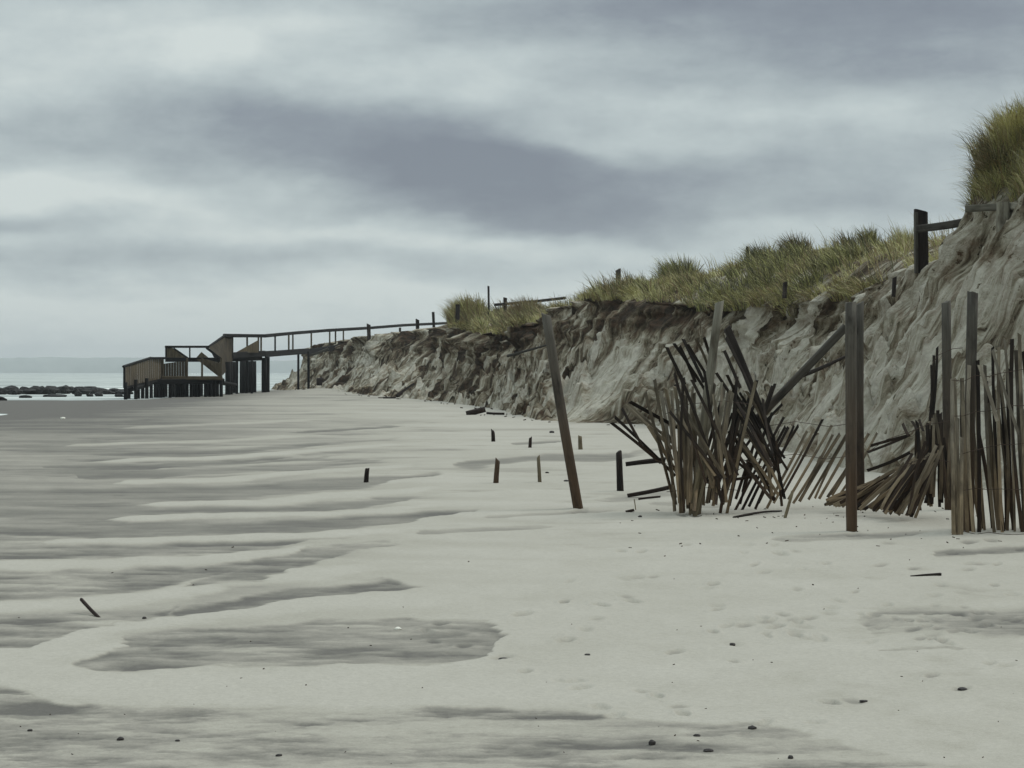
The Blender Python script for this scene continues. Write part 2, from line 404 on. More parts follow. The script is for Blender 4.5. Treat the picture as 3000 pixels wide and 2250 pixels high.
# dark root-bound soil layers high in the face, exposed where it has broken away
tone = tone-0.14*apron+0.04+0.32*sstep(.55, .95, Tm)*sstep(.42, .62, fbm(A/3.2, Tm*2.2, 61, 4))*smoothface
tone = tone-0.40*smoothface*(mid+0.1)-0.25*smoothface*sml-0.18*sstep(.45, .6, fbm(A/7, Tm*1.6, 67, 3))  # relief shade in the colour too: ridges lighter, hollows darker
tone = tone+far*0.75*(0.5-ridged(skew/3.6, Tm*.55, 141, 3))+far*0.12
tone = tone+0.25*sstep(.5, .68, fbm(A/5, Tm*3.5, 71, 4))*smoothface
tone = tone-0.20*(1-smoothface)/0.45+nearf*(.5-ch*1.4)*.35  # near face paler; shade of its hollows put into the tone
tb = 0.45+0.5*(fbm(Ab/2, Bb/2, 73, 4)-0.5)
stv = np.zeros((NS, NF+NB, 3))
stv[:, :NF, 0] = skew; stv[:, :NF, 1] = Tm*5
stv[:, NF:, 0] = Ab+0.9; stv[:, NF:, 1] = 5+Bb
DUNE = P
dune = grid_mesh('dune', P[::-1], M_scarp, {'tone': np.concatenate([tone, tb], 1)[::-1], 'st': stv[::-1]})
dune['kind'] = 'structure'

# ------------------------------------------------------------------ the beach (structure): one sheet, dry drifts over damp sand
K = 3000/2212.0
def seg_field(px, py, pts, hw, soft=1.6, tap=0.12):
    """1 inside a tapering streak whose centre line is pts (map units), 0 outside"""
    pts = np.array(pts, float)*K; hw = hw*K
    xs = pts[:, 0]; y = np.interp(px, xs, pts[:, 1])
    w = (px-xs[0])/(xs[-1]-xs[0])
    taper = sstep(-0.02, tap, w)*sstep(1.02, 1-tap*2, w)
    q = np.abs(py-y)/(hw*np.maximum(0.05, taper))
    return np.exp(-q**5)*np.minimum(1, taper*1.6)
LIGHT = [([(330, 1070), (600, 1064), (820, 1046), (1000, 1034)], 4, .7), ([(380, 1029), (620, 1022), (820, 1010)], 3, .6), ([(250, 925), (480, 915), (760, 905)], 3, .5), ([(420, 1142), (700, 1135), (900, 1122)], 5, .7),
         ([(150, 1196), (420, 1188), (620, 1180)], 4, .5), ([(150, 965), (420, 955), (700, 940)], 3, .6), ([(170, 997), (420, 992), (650, 977), (950, 955)], 4, .9), ([(300, 1013), (560, 1006), (800, 990)], 3, .5),
         ([(230, 1043), (480, 1038), (700, 1020), (960, 1003)], 5, .9), ([(280, 1092), (560, 1088), (800, 1068), (1050, 1050)], 7, .95),
         ([(210, 1122), (480, 1118), (760, 1106), (1000, 1090)], 6, .95), ([(60, 1172), (400, 1163), (650, 1158), (950, 1142)], 8, .95),
         ([(-60, 1225), (200, 1220), (450, 1214), (600, 1198), (900, 1165)], 11, .95), ([(-100, 1318), (150, 1308), (300, 1296), (500, 1256), (750, 1232), (900, 1225)], 15, 1.0),
         ([(300, 1240), (520, 1232), (720, 1214)], 9, .5),
         ([(60, 1400), (180, 1375), (300, 1345), (500, 1322), (800, 1300), (1100, 1290)], 20, 1.0), ([(-100, 1420), (0, 1420), (60, 1412), (160, 1395)], 30, .9),
         ([(-200, 1460), (60, 1460), (200, 1478), (500, 1487), (1000, 1492), (1600, 1510)], 34, 1.0)]
DARK = [([(310, 1402), (360, 1394), (430, 1384), (520, 1374)], 15, .6), ([(420, 1368), (600, 1358), (760, 1350)], 3, .4),
        ([(900, 1152), (1050, 1148), (1250, 1141)], 5, .35),
        ([(300, 1006), (480, 1000), (640, 985)], 3, .6), ([(640, 935), (800, 925), (900, 920)], 2.5, .6), ([(350, 1030), (560, 1024), (720, 1010)], 3, .5), ([(400, 980), (620, 968), (760, 952)], 3, .5),
        ([(1050, 1120), (1200, 1112), (1340, 1108)], 4, .3), ([(1000, 1010), (1150, 990), (1280, 990), (1400, 985)], 8, .5), ([(1100, 960), (1180, 955), (1240, 952)], 3, .5),
        ([(1330, 985), (1400, 975), (1480, 965)], 4, .3), ([(1280, 1085), (1400, 1070), (1500, 1060)], 6, .35),
        ([(1640, 1170), (1750, 1163), (1880, 1158), (2030, 1150)], 8, .38), ([(2000, 1200), (2120, 1193), (2300, 1180)], 6, .5), ([(1850, 1350), (2000, 1340), (2150, 1345), (2400, 1345)], 28, .4),  # first streak: shade in front of the slat fence, coloured into the sand
        ([(1380, 1090), (1500, 1095), (1600, 1098)], 5, .3), ([(1900, 1408), (2050, 1400), (2120, 1398)], 3, .3)]
# damp tongues between the drifts: (upper edge, lower edge, dampness)
TONG = [([(148, 1440), (200, 1416), (245, 1404), (290, 1374), (400, 1360), (600, 1353), (900, 1340), (1040, 1346), (1088, 1372)], [(148, 1440), (200, 1450), (500, 1447), (900, 1440), (1050, 1415), (1088, 1372)], .50),
        ([(300, 1332), (400, 1310), (600, 1274), (820, 1247), (905, 1262)], [(300, 1332), (450, 1326), (600, 1306), (760, 1284), (905, 1262)], .52),
        ([(380, 1272), (520, 1232), (640, 1200), (700, 1180), (800, 1168), (872, 1178)], [(380, 1272), (560, 1262), (700, 1222), (800, 1192), (872, 1178)], .48),
        ([(-200, 1238), (300, 1230), (450, 1228), (600, 1206), (700, 1186)], [(-200, 1298), (200, 1288), (300, 1276), (480, 1244), (600, 1216), (700, 1186)], .52),
        ([(-200, 1190), (100, 1181), (400, 1173), (690, 1165), (760, 1158)], [(-200, 1212), (200, 1209), (430, 1203), (600, 1186), (760, 1158)], .58),
        ([(-200, 1135), (300, 1134), (500, 1130), (700, 1120), (900, 1106), (1010, 1100)], [(-200, 1164), (200, 1160), (450, 1153), (700, 1147), (900, 1130), (1010, 1100)], .58),
        ([(-200, 1098), (300, 1102), (560, 1097), (760, 1082), (920, 1072)], [(-200, 1120), (250, 1114), (500, 1111), (760, 1096), (920, 1072)], .58),
        ([(-200, 1340), (200, 1334), (330, 1318), (420, 1302)], [(-200, 1408), (40, 1400), (170, 1362), (300, 1334), (420, 1302)], .48),
        ([(-100, 1062), (250, 1054), (500, 1048), (800, 1031), (950, 1018)], [(-100, 1082), (250, 1080), (560, 1076), (800, 1056), (950, 1018)], .54),
        ([(100, 1006), (300, 1004), (560, 998), (760, 982)], [(100, 1010), (300, 1012), (560, 1004), (760, 982)], .55),
        ([(160, 1024), (400, 1018), (700, 1004), (860, 992)], [(160, 1034), (400, 1030), (700, 1012), (860, 992)], .5),
        ([(200, 978), (420, 974), (650, 960), (900, 945)], [(200, 984), (420, 980), (650, 968), (900, 945)], .5)]
rng = np.random.RandomState(7)
pxs = np.concatenate([np.linspace(-9000, -900, 30)[:-1], np.linspace(-900, -120, 40)[:-1], np.linspace(-120, 3120, 1060), np.linspace(3120, 3900, 40)[1:], np.linspace(3900, 12000, 30)[1:]])
pys = np.concatenate([np.linspace(1103, 1112, 6)[:-1], np.linspace(1112, 1180, 60)[:-1], np.linspace(1180, 1560, 210)[:-1], np.linspace(1560, 2290, 330), np.linspace(2290, 3200, 40)[1:], np.linspace(3300, 9000, 20)])
PX, PY = np.meshgrid(pxs, pys)
Dd = CAMZ*F/(PY-HZ); X = (PX-CX)/F*Dd
lz = np.log(PY-HZ)
wob = (fbm(PX/220, lz*14, 3, 4)-0.5)
PXw = PX+wob*170; PYw = PY+(fbm(PX/330, lz*7, 8, 4)-0.5)*(PY-HZ)*0.045+(fbm(PX/70, lz*60, 9, 3)-0.5)*(PY-HZ)*0.010
PXw = PXw+(fbm(PX/90, lz*90, 10, 3)-0.5)*60*sstep(1300, 1700, PY)
base = 0.10+0.46*sstep(1500, 450, PX+(PY-1300)*0.2)*sstep(1680, 1560, PY)+0.34*sstep(1500, 300, PX)*sstep(1560, 1680, PY)*sstep(1900,1800,PY)
base = base-0.0*PX
stre = fbm(PX/520+lz*2, lz*26-PX/700, 19, 4)
base = base+(stre-0.5)*0.45*sstep(2300, 1000, PX)*sstep(1900, 1500, PY)+(fbm(PX/400, lz*18, 29, 4)-0.5)*0.22
thin = ridged(PX/700+3, lz*34+PX/900, 43, 3)
base = base+0.6*np.clip(thin-0.60, 0, 1)*2*sstep(2500, 1500, PX)*sstep(1700, 1450, PY)  # thin dark lines: lee shade of the drifts, coloured in through damp
far_s = sstep(1340, 1200, PY)
base = base+0.35*far_s*sstep(800, 350, PX)-0.06*far_s
damp = np.clip(base, 0, 1)
for pts, hw, am in DARK:
    f = seg_field(PXw, PYw, pts, hw); damp = damp+(np.maximum(damp, 0.9)-damp)*np.minimum(1, f*am*1.45)
for pts, hw, am in LIGHT:
    f = seg_field(PXw, PYw, pts, hw); damp = damp*(1-f*am)+0.04*f*am
for ya, yb2, am in TONG:
    a_ = np.array(ya, float)*K; b_ = np.array(yb2, float)*K
    y1_ = np.interp(PXw, a_[:, 0], a_[:, 1], left=-1, right=-1); y2_ = np.interp(PXw, b_[:, 0], b_[:, 1])
    k_ = 3+(PY-HZ)*.006
    f = sstep(-k_*.6, k_, PYw-y1_)*sstep(-k_*.5, k_, y2_-PYw)*(y1_ > 0)
    lev = am+.13+.22*sstep(k_*6, 0, PYw-y1_)*sstep(.4, .6, fbm(PX/350, lz*6, 93, 2))
    damp = damp*(1-f)+np.maximum(damp, lev)*f
# the damp flat along the bottom of the view
yb = np.interp(PXw, np.array([-300, 0, 120, 300, 700, 1250, 1650, 1900, 2100, 2600])*K, np.array([1475, 1492, 1512, 1527, 1528, 1540, 1566, 1615, 1662, 1700])*K)
fb = sstep(-3, 12, PYw-yb)
bot = 0.44+0.9*(fbm(PX/420+lz*4, lz*34, 37, 7, .68)-0.5)*1.5+0.55*np.clip(ridged(PX/380, lz*26-PX/1500, 87, 3)-.6, 0, 1)+0.10*sstep(1000, 0, PX)
damp = damp*(1-fb)+np.clip(bot, 0.2, 1)*fb
damp = np.clip(damp, 0, 1)
inner = (fbm(PX/260+lz*3, lz*50, 39, 6, .62)-0.5)*1.6+0.5*np.clip(ridged(PX/260, lz*40-PX/2500, 88, 3)-.6, 0, 1)
damp = np.clip(damp+inner*(.3+.6*sstep(1500, 1650, PY))*sstep(.3, .55, damp), 0, 1)
damp = np.clip(damp+0.10*(fbm(PX/60, lz*40, 44, 3)-0.5)+0.35*np.clip(fbm(X/.30, Dd/.45, 45, 3)-.66, 0, 1)*2*sstep(1500, 2600, PX)*sstep(1560, 1640, PY), 0, 1)
# left wet shore
Z = 0.016*(0.55-damp)*np.clip(Dd/14, .4, 2.2)+0.02*(fbm(X/2.0, Dd/2.0, 47, 4)-0.5)+0.012*(fbm(X/.35, Dd/.35, 49, 3)-0.5)*sstep(60, 20, Dd)
# footprints and scuffs: real dents, their hollows also coloured darker
prints = []
def cluster(cx, cy, n, sx, sy):
    for _ in range(n):
        prints.append((cx+rng.randn()*sx, cy+rng.randn()*sy, rng.uniform(.7, 1.2)))
for p in [(1925, 2045), (1800, 2100), (1760, 2075), (1700, 2020), (2000, 2095), (2190, 2155), (1820, 2220), (2240, 2120), (1880, 2030), (1290, 1830), (1250, 1850), (1340, 1858), (1270, 1880), (1360, 1893), (1330, 1915),
          (1470, 1930), (1540, 1968), (1650, 1998), (1690, 1998), (2430, 2058), (2500, 2055), (2730, 1982), (2815, 2020), (2950, 1950), (2900, 1945), (2150, 1890), (1715, 1845), (1880, 1620), (1820, 1618), (2090, 1715), (2240, 1680),
          (2270, 1600), (2190, 1600), (1670, 1705), (1830, 1700), (1865, 1695), (2420, 1655), (2580, 1660), (2600, 1775), (2870, 1655), (2520, 1803), (2360, 1875), (2330, 1865), (2400, 1880), (1990, 2075)]:
    prints.append((p[0], p[1], 1.0))
cluster(2350, 1830, 14, 420, 90); cluster(2740, 1840, 16, 90, 22); cluster(2200, 1850, 14, 90, 25); cluster(2900, 1810, 10, 80, 30); cluster(2600, 1640, 14, 250, 25); cluster(1900, 1720, 8, 180, 40); cluster(2500, 1800, 18, 350, 70)

for (cx, cy) in [(1695, 1497), (2496, 1565), (2838, 1590), (2035, 1512), (2000, 1510), (2900, 1585)]:      # scour hollows round the posts
    for q_ in range(2): prints.append((cx+6*q_, cy+3, 1.5))
for (cx, cy, k) in prints:
    if cy < 1490: continue
    sc_ = (cy-HZ)/900.0
    kk_ = rng.uniform(.35, 1.1); rx, ry = 24*sc_*k*kk_+6, 4.0*sc_*k+2.0
    j0, j1 = np.searchsorted(pxs, [cx-3*rx, cx+3*rx]); i0, i1 = np.searchsorted(pys, [cy-4*ry, cy+4*ry])
    a = (PX[i0:i1, j0:j1]-cx)/rx; b = (PY[i0:i1, j0:j1]-cy)/ry-rng.uniform(-.7, .7)*a+0.5*(fbm(PX[i0:i1, j0:j1]/14, PY[i0:i1, j0:j1]/5, 207, 2)-.5)
    q = a*a+b*b
    deep = rng.uniform(.005, .018)
    Z[i0:i1, j0:j1] += -deep*np.exp(-q**1.5)+0.35*deep*np.exp(-((np.sqrt(q)-1.5)/.5)**2)
    damp[i0:i1, j0:j1] = np.clip(damp[i0:i1, j0:j1]+rng.uniform(.1, .42)*np.exp(-q**1.5), 0, 1)
# shore: the sand falls below the water at the left and beyond the spit
XS = np.interp(Dd, [0, 55, 70, 76, 92, 100, 118, 150], [-24, -22, -20, -18.4, -20.3, -26, -34, -40])+(fbm(X/5, Dd/5, 57, 3)-0.5)*1.5
Z = Z-0.9*sstep(0, -3, X-XS)*(Dd < 150)
line = 137+(fbm(X/4, Dd*0+1, 59, 3)-0.5)*8
Z = Z-0.5*sstep(-1, 14, Dd-line)*sstep(-22.5, -25.5, X)
Z = Z-0.10*sstep(-13, -22, X)*sstep(40, 80, Dd)
Z = Z-1.2*sstep(0, -25, X+30)*sstep(135, 150, Dd)
Z = Z+0.35*sstep(-22, -14, X-(-0.0))*sstep(150, 185, Dd)
damp = np.clip(damp+0.3*sstep(-14, -20, X)*sstep(60, 85, Dd), 0, 1)
G = np.stack([X, Dd, Z], 2)
beach = grid_mesh('beach', G[::-1], M_sand, {'damp': damp[::-1]})
beach['kind'] = 'structure'
def gz(x, y):                            # height of the beach sheet at a place
    px = CX+x/y*F; py = HZ+CAMZ*F/y
    j = int(np.clip(np.searchsorted(pxs, px), 0, len(pxs)-1)); i = int(np.clip(np.searchsorted(pys, py), 0, len(pys)-1))
    return float(Z[i, j])
def onbeach(px, py):
    p = gp(px, py); p.z = gz(p.x, p.y); return p

# far bottom of the sea, water, far shore
def mat_sea():
    m, t, b = mat('sea_water')
    P = t.new('ShaderNodeNewGeometry').outputs['Position']
    n = t.noise(t.mapping(P, (0.02, 0.09, 1)), 1.0, 6, 0.7)
    fo = t.noise(t.mapping(P, (0.035, 0.35, 1)), 1.0, 5, 0.65)
    foam = t.ramp(fo, [(0.50, 0.0), (0.62, 1.0)])
    col = t.mix(foam, t.ramp(n, [(0.35, lin(112, 120, 117)), (0.65, lin(160, 167, 162))]), lin(225, 228, 222))
    t.l.new(col, b.inputs['Base Color'])
    b.inputs['Roughness'].default_value = 0.5
    b.inputs['Specular IOR Level'].default_value = 0.5
    bump(t, b, t.noise(t.mapping(P, (.6, 1.6, 1)), 1.0, 4, 0.6), 1.0, 0.25)
    return m
M_sea = mat_sea()
SEA = -0.14
ys = np.concatenate([np.linspace(20, 400, 190), np.geomspace(405, 9000, 120)])
us = np.linspace(-1, 1, 220)
YY, UU = np.meshgrid(ys, us, indexing='ij')
XX = UU*(YY*1.2+400)-60
wave = 0.16*(ridged(XX/38, YY/7.0, 63, 3)-0.5)*sstep(150, 185, YY)+0.01*fbm(XX/2, YY/1.5, 66, 2)
sea = grid_mesh('sea', np.stack([XX, YY, SEA+wave], 2)[::-1], M_sea)
sea['kind'] = 'structure'
M_bed = mat_plain('sea_bed', lin(90, 88, 78), lin(110, 106, 92), .1)
bed = obj('ground', [(-9500, -400, -2.2), (9500, -400, -2.2), (9500, 9500, -2.2), (-9500, 9500, -2.2)], [(0, 1, 2, 3)], M_bed)
bed['kind'] = 'structure'
xs_ = np.linspace(-2600, 1500, 700)
hp = np.array([0, 1.0, 1.0, 0.0]); yp = np.array([4000, 4030, 4300, 4420])
top = 26+14*(fbm(xs_/260, xs_*0, 5, 3)-0.5)+5*(fbm(xs_/35, xs_*0, 6, 4)-0.5)
LZ = top[:, None]*hp[None]-0.5; LX = xs_[:, None]*np.ones((1, 4)); LY = np.ones((700, 1))*yp[None]
M_shore = mat_plain('far_woods_hazed', lin(150, 156, 152), lin(170, 175, 170), .02, 1.0, 0, .02, .05)  # pale albedo: part of the distance haze is put into the colour
shore = grid_mesh('far_shore_hills', np.stack([LX, LY, LZ], 2), M_shore)
shore['kind'] = 'structure'
hz = obj('haze', [(x, y, z) for x in (-5000, 5000) for y in (-500, 6000) for z in (-3.2, 70)],
         [(0, 1, 3, 2), (4, 6, 7, 5), (0, 4, 5, 1), (2, 3, 7, 6), (0, 2, 6, 4), (1, 5, 7, 3)], M_sand)
hz.data.materials.clear()
hm = bpy.data.materials.new('sea_haze'); hm.use_nodes = True
H = NT(hm.node_tree); H.n.clear()
ho = H.new('ShaderNodeOutputMaterial'); hv = H.new('ShaderNodeVolumePrincipled')
hv.inputs['Color'].default_value = lin(235, 242, 245); hv.inputs['Density'].default_value = 0.00018
H.l.new(hv.outputs[0], ho.inputs['Volume'])
hz.data.materials.append(hm); hz['kind'] = 'stuff'; hz['label'] = 'pale sea haze over the beach and far shore'

# ------------------------------------------------------------------ beach grass
GREEN = [(0.39, 0.37, 0.15), (0.29, 0.29, 0.11), (0.46, 0.43, 0.20), (0.19, 0.20, 0.08), (0.34, 0.27, 0.15), (0.50, 0.46, 0.27)]
BROWN = [(0.22, 0.16, 0.09), (0.29, 0.22, 0.12), (0.15, 0.12, 0.07), (0.26, 0.24, 0.12)]
DARKG = [(0.11, 0.11, 0.06), (0.15, 0.14, 0.07), (0.08, 0.08, 0.045), (0.20, 0.18, 0.10)]
class Blades:
    def __init__(s): s.v = []; s.c = []
    def tuft(s, p, n, h, spread, rnd, pal, wid=0.010, wind=(-0.25, 0.0), rad=0.12):
        for _ in range(n):
            a = rnd.uniform(0, 2*math.pi); r = rad*math.sqrt(rnd.random())
            b0 = (p[0]+r*math.cos(a), p[1]+r*math.sin(a), p[2]-0.08)
            a += rnd.uniform(-.6, .6)
            L = h*rnd.uniform(.55, 1.12); sp = spread*rnd.uniform(.1, 1.0)
            dxy = (math.cos(a)*sp+wind[0]*rnd.uniform(.4, 1.4), math.sin(a)*sp+wind[1])
            w = wid*rnd.uniform(.7, 1.3)
            pts = []
            for k in (0, .4, .75, 1.0):
                pts.append((b0[0]+dxy[0]*L*k**1.8, b0[1]+dxy[1]*L*k**1.8, b0[2]+L*(k-0.42*sp*k**2.4*1.2)))
            wv = (w, rnd.uniform(-.5, .5)*w)
            for (q, ww) in zip(pts, (1, .9, .6, .15)):
                s.v.append((q[0]-wv[0]*ww*.5, q[1]-wv[1]*ww*.5, q[2])); s.v.append((q[0]+wv[0]*ww*.5, q[1]+wv[1]*ww*.5, q[2]))
            c = rnd.choice(pal); f = rnd.uniform(.75, 1.25)
            s.c.append((c[0]*f, c[1]*f, c[2]*f))
    def build(s, name, parent=None):
        n = len(s.c); V = np.array(s.v, np.float32)
        q = np.array([[0, 1, 3, 2], [2, 3, 5, 4], [4, 5, 7, 6]])
        idx = (np.arange(n)[:, None, None]*8+q[None]).reshape(-1)
        me = bpy.data.meshes.new(name); me.vertices.add(len(V)); me.vertices.foreach_set('co', V.reshape(-1))
        nf = n*3
        me.loops.add(nf*4); me.loops.foreach_set('vertex_index', idx.astype(np.int32))
        me.polygons.add(nf); me.polygons.foreach_set('loop_start', (np.arange(nf)*4).astype(np.int32)); me.polygons.foreach_set('loop_total', np.full(nf, 4, np.int32))
        me.update(calc_edges=True)
        at_ = me.attributes.new('tint', 'FLOAT_VECTOR', 'POINT')
        at_.data.foreach_set('vector', np.repeat(np.array(s.c, np.float32), 8, axis=0).reshape(-1))
        me.materials.append(M_grass)
        o = bpy.data.objects.new(name, me); COL.objects.link(o)
        if parent: o.parent = parent
        return o
rg = random.Random(5)
def topz(i, b):
    row = DUNE[i, NF-1:]; bb = np.concatenate([[0], backs])
    return tuple(float(np.interp(b, bb, row[:, c])) for c in range(3))
# density along the crest in terms of distance (m): (d, how much, how far from edge it starts)
gr = Blades()
i_of_y = lambda y: int(np.argmin(np.abs(S[:, 3]-y)))
N_T = 2000
lo, hi = i_of_y(24), i_of_y(146)
for _ in range(N_T*2):
    i = rg.randint(lo, hi); y = S[i, 3]
    b = abs(rg.gauss(0, 1))*3.2+0.0 if rg.random() < .75 else rg.uniform(0, 9)
    dens = float(fbm(np.array([arc[i]/3.0]), np.array([b/2.0]), 101, 3)[0])
    bare = float(fbm(np.array([arc[i]/7.0]), np.array([b/5.0]), 107, 2)[0])
    if dens < 0.40 or rg.random() < .10: continue
    if y > 146: continue
    if 54 < y < 80 and b > 3.2: continue       # bare sandy knoll
    if b > 3 and rg.random() < .5: continue
    if b > 10: continue
    x, yy, z = topz(i, b)
    pal = GREEN if bare > .44 else (BROWN+GREEN[:2] if rg.random() < .6 else GREEN)
    if 44 < y < 56 and b < 1.0: continue
    h = rg.uniform(.35, .62)*(1.5 if dens > .56 else 1)*(0.65 if b > 3.5 else 1.15)
    if b > 3.5 and rg.random() < .7: pal = DARKG+BROWN
    pt = float(fbm(np.array([x/1.3+7]), np.array([yy/4.0]), 211, 3)[0])
    h *= .40+.75*sstep(.3, .7, pt)
    if pt > .58: pal = DARKG+BROWN[:2]+GREEN[1:2]
    elif pt < .46: pal = [GREEN[2], GREEN[5], GREEN[0], BROWN[1]]
    gr.tuft((x, yy, z), int(22+14*rg.random()), h, .75, rg, pal, wid=0.00022*yy+.004, rad=.22)
for _ in range(760):                    # the part of the top seen widest
    i = rg.randint(i_of_y(59), i_of_y(82)); b = 2.9*rg.random()**1.3; x, yy, z = topz(i, b)
    n_ = float(fbm(np.array([x/1.6]), np.array([yy/2.5]), 109, 2)[0])
    if rg.random() < .25 and n_ > .5: continue
    gr.tuft((x, yy, z), 30, rg.uniform(.28, .5)*(.4+1.4*n_), .95, rg, [GREEN[2], GREEN[5], GREEN[0]] if n_ < .42 else (DARKG+GREEN[:2] if n_ > .6 else BROWN+GREEN[:3]), wid=.018, rad=.18)
for _ in range(900):                     # tufts hanging over the broken edge
    i = rg.randint(i_of_y(50), i_of_y(146)); y = S[i, 3]
    if float(fbm(np.array([arc[i]/2.2]), np.array([.3]), 103, 3)[0]) < .47: continue
    x, yy, z = topz(i, rg.uniform(0, .35))
    gr.tuft((x, yy, z), 20, rg.uniform(.4, .7), 1.5, rg, BROWN+GREEN[:3]+DARKG[:2], wid=0.00022*yy+.004, rad=.2, wind=(-.55, -.25))
for _ in range(420):
    i = rg.randint(lo, hi); y = S[i, 3]; x, yy, z = topz(i, rg.uniform(.2, 4.5))
    gr.tuft((x, yy, z), 4, rg.uniform(.6, 1.05), .5, rg, BROWN+DARKG[:1]+GREEN[4:], wid=0.0002*yy+.002, rad=.15)
g1 = gr.build('dune_grass'); tag(g1, 'yellow green beach grass covering the top of the eroded dune', 'grass', kind='stuff')

def clump(px, d, back, label, n, h, w, pal, name='grass_clump', dens=34, spread=.55, zoff=0.0, wind=(-.2, 0), span=None):
    x = (px-CX)/F*d
    # height of the dune top at that place
    dd = (DUNE[:, NF-1:, 0]-x)**2+(DUNE[:, NF-1:, 1]-d)**2
    k = np.unravel_index(np.argmin(dd), dd.shape); z = float(DUNE[k[0], NF-1+k[1], 2])+zoff
    B = Blades()
    for q in range(n):
        a = rg.uniform(0, 6.28); r = w*math.sqrt(rg.random())
        ox, oy = r*math.cos(a), r*math.sin(a)*1.2
        dd2 = (DUNE[:, NF-1:, 0]-(x+ox))**2+(DUNE[:, NF-1:, 1]-(d+oy))**2
        k2 = np.unravel_index(np.argmin(dd2), dd2.shape)
        B.tuft((ox, oy, float(DUNE[k2[0], NF-1+k2[1], 2])+zoff-z), dens, h*(1-.45*(r/w)**2), spread, rg, pal, wid=.00022*d+.003, wind=wind, rad=.16)
    o = B.build(name); o.location = (x, d, z)
    tag(o, label, 'grass clump')
    return o
clump(1372, 143, 0, 'tall tawny grass clump on the crest where the boardwalk railing ends', 70, 2.2, 1.2, BROWN+GREEN[:3])
clump(1540, 118, 0, 'low reddish brown grass clump between the short rail post and the dark round bush', 50, 1.5, .9, BROWN)
clump(1995, 84, 0, 'dark green rounded grass clump standing up alone on the skyline', 60, 1.55, .70, DARKG+GREEN[:2])
clump(2230, 70, 0, 'dark wispy grass clump at the left end of the sandy knoll', 10, .85, .35, DARKG)
clump(2335, 70, 0, 'tallest dark grass clump on top of the bare sandy knoll', 16, 1.0, .38, DARKG+BROWN[:1])
clump(2480, 68, 0, 'small spiky dark grass clump right of the knoll top', 8, .8, .22, DARKG)
clump(2548, 68, 0, 'upright olive grass clump left of the fence post on the skyline', 9, .85, .25, DARKG+GREEN[:2])
clump(2640, 60, 0, 'green grass clump just left of the tall fence post', 22, .85, .5, GREEN)

# ------------------------------------------------------------------ timber members
def axis_quat(p0, p1, face=Vector((0, -1, 0))):
    z = (Vector(p1)-Vector(p0)).normalized()
    y = -(face-face.dot(z)*z)
    if y.length < 1e-4: y = Vector((1, 0, 0))
    y.normalize(); x = y.cross(z)
    return Matrix((x, y, z)).transposed().to_quaternion()
def stick(name, p0, p1, w, th, mat_, parent=None, rnd=rg, nseg=5, bend=0.012, round_=False, taper=1.0, chip=0.5, cap=None, face=Vector((0, -1, 0)), sides=12):
    """one length of timber from p0 to p1 in its own frame (Z along it): round or flat, a little bent, broken top"""
    p0 = Vector(p0); p1 = Vector(p1); L = (p1-p0).length
    V = []; Fc = []
    if round_:
        prof = [(math.cos(a)*.5, math.sin(a)*.5) for a in [2*math.pi*k/sides for k in range(sides)]]
    else:
        e = .16
        prof = [(-.5+e, -.5), (.5-e, -.5), (.5, -.5+e), (.5, .5-e), (.5-e, .5), (-.5+e, .5), (-.5, .5-e), (-.5, -.5+e)]
    n = len(prof)
    bx, by = rnd.uniform(-1, 1)*bend*L, rnd.uniform(-1, 1)*bend*L
    tw = rnd.uniform(-.25, .25)
    jag = [rnd.uniform(-.5, .5) for _ in prof]
    sl = rnd.uniform(-1, 1)
    for k in range(nseg+1):
        t = k/nseg; s = 1+(taper-1)*t
        ox, oy = bx*math.sin(math.pi*t), by*math.sin(math.pi*t)
        ct, sn = math.cos(tw*t), math.sin(tw*t)
        for q, (a, b) in enumerate(prof):
            j = 1+rnd.uniform(-.035, .035)
            X_, Y_ = a*w*s*j, b*th*s*j
            dz_ = (jag[q]*.25+sl*a)*chip*w if k == nseg else 0
            V.append((X_*ct-Y_*sn+ox, X_*sn+Y_*ct+oy, L*t+dz_))
    for k in range(nseg):
        for q in range(n):
            a = k*n+q; b = k*n+(q+1) % n
            Fc.append((a, b, b+n, a+n))
    V.append((0, 0, 0)); V.append((bx*0, by*0, L))
    for q in range(n):
        Fc.append((len(V)-2, (q+1) % n, q)); Fc.append((len(V)-1, nseg*n+q, nseg*n+(q+1) % n))
    o = obj(name, V, Fc, mat_, parent, smooth=False, loc=p0, rot=axis_quat(p0, p1, face))
    if round_:
        fl = [len(p.vertices) == 4 for p in o.data.polygons]
        o.data.polygons.foreach_set('use_smooth', fl)
    return o
def tube(name, pts, r, mat_, parent=None, sides=5):
    pts = [Vector(p) for p in pts]; V = []; Fc = []
    base = Vector(parent.location) if parent is not None else Vector((0, 0, 0))
    for k, p in enumerate(pts):
        d = (pts[min(k+1, len(pts)-1)]-pts[max(k-1, 0)]).normalized()
        u_ = d.cross(Vector((0, .3, 1))).normalized(); v_ = d.cross(u_)
        for q in range(sides):
            a = 2*math.pi*q/sides; V.append(p-base+u_*math.cos(a)*r+v_*math.sin(a)*r)
    for k in range(len(pts)-1):
        for q in range(sides):
            a = k*sides+q; b = k*sides+(q+1) % sides; Fc.append((a, b, b+sides, a+sides))
    o = obj(name, V, Fc, mat_, None, smooth=True)
    if parent is not None: o.parent = parent
    return o
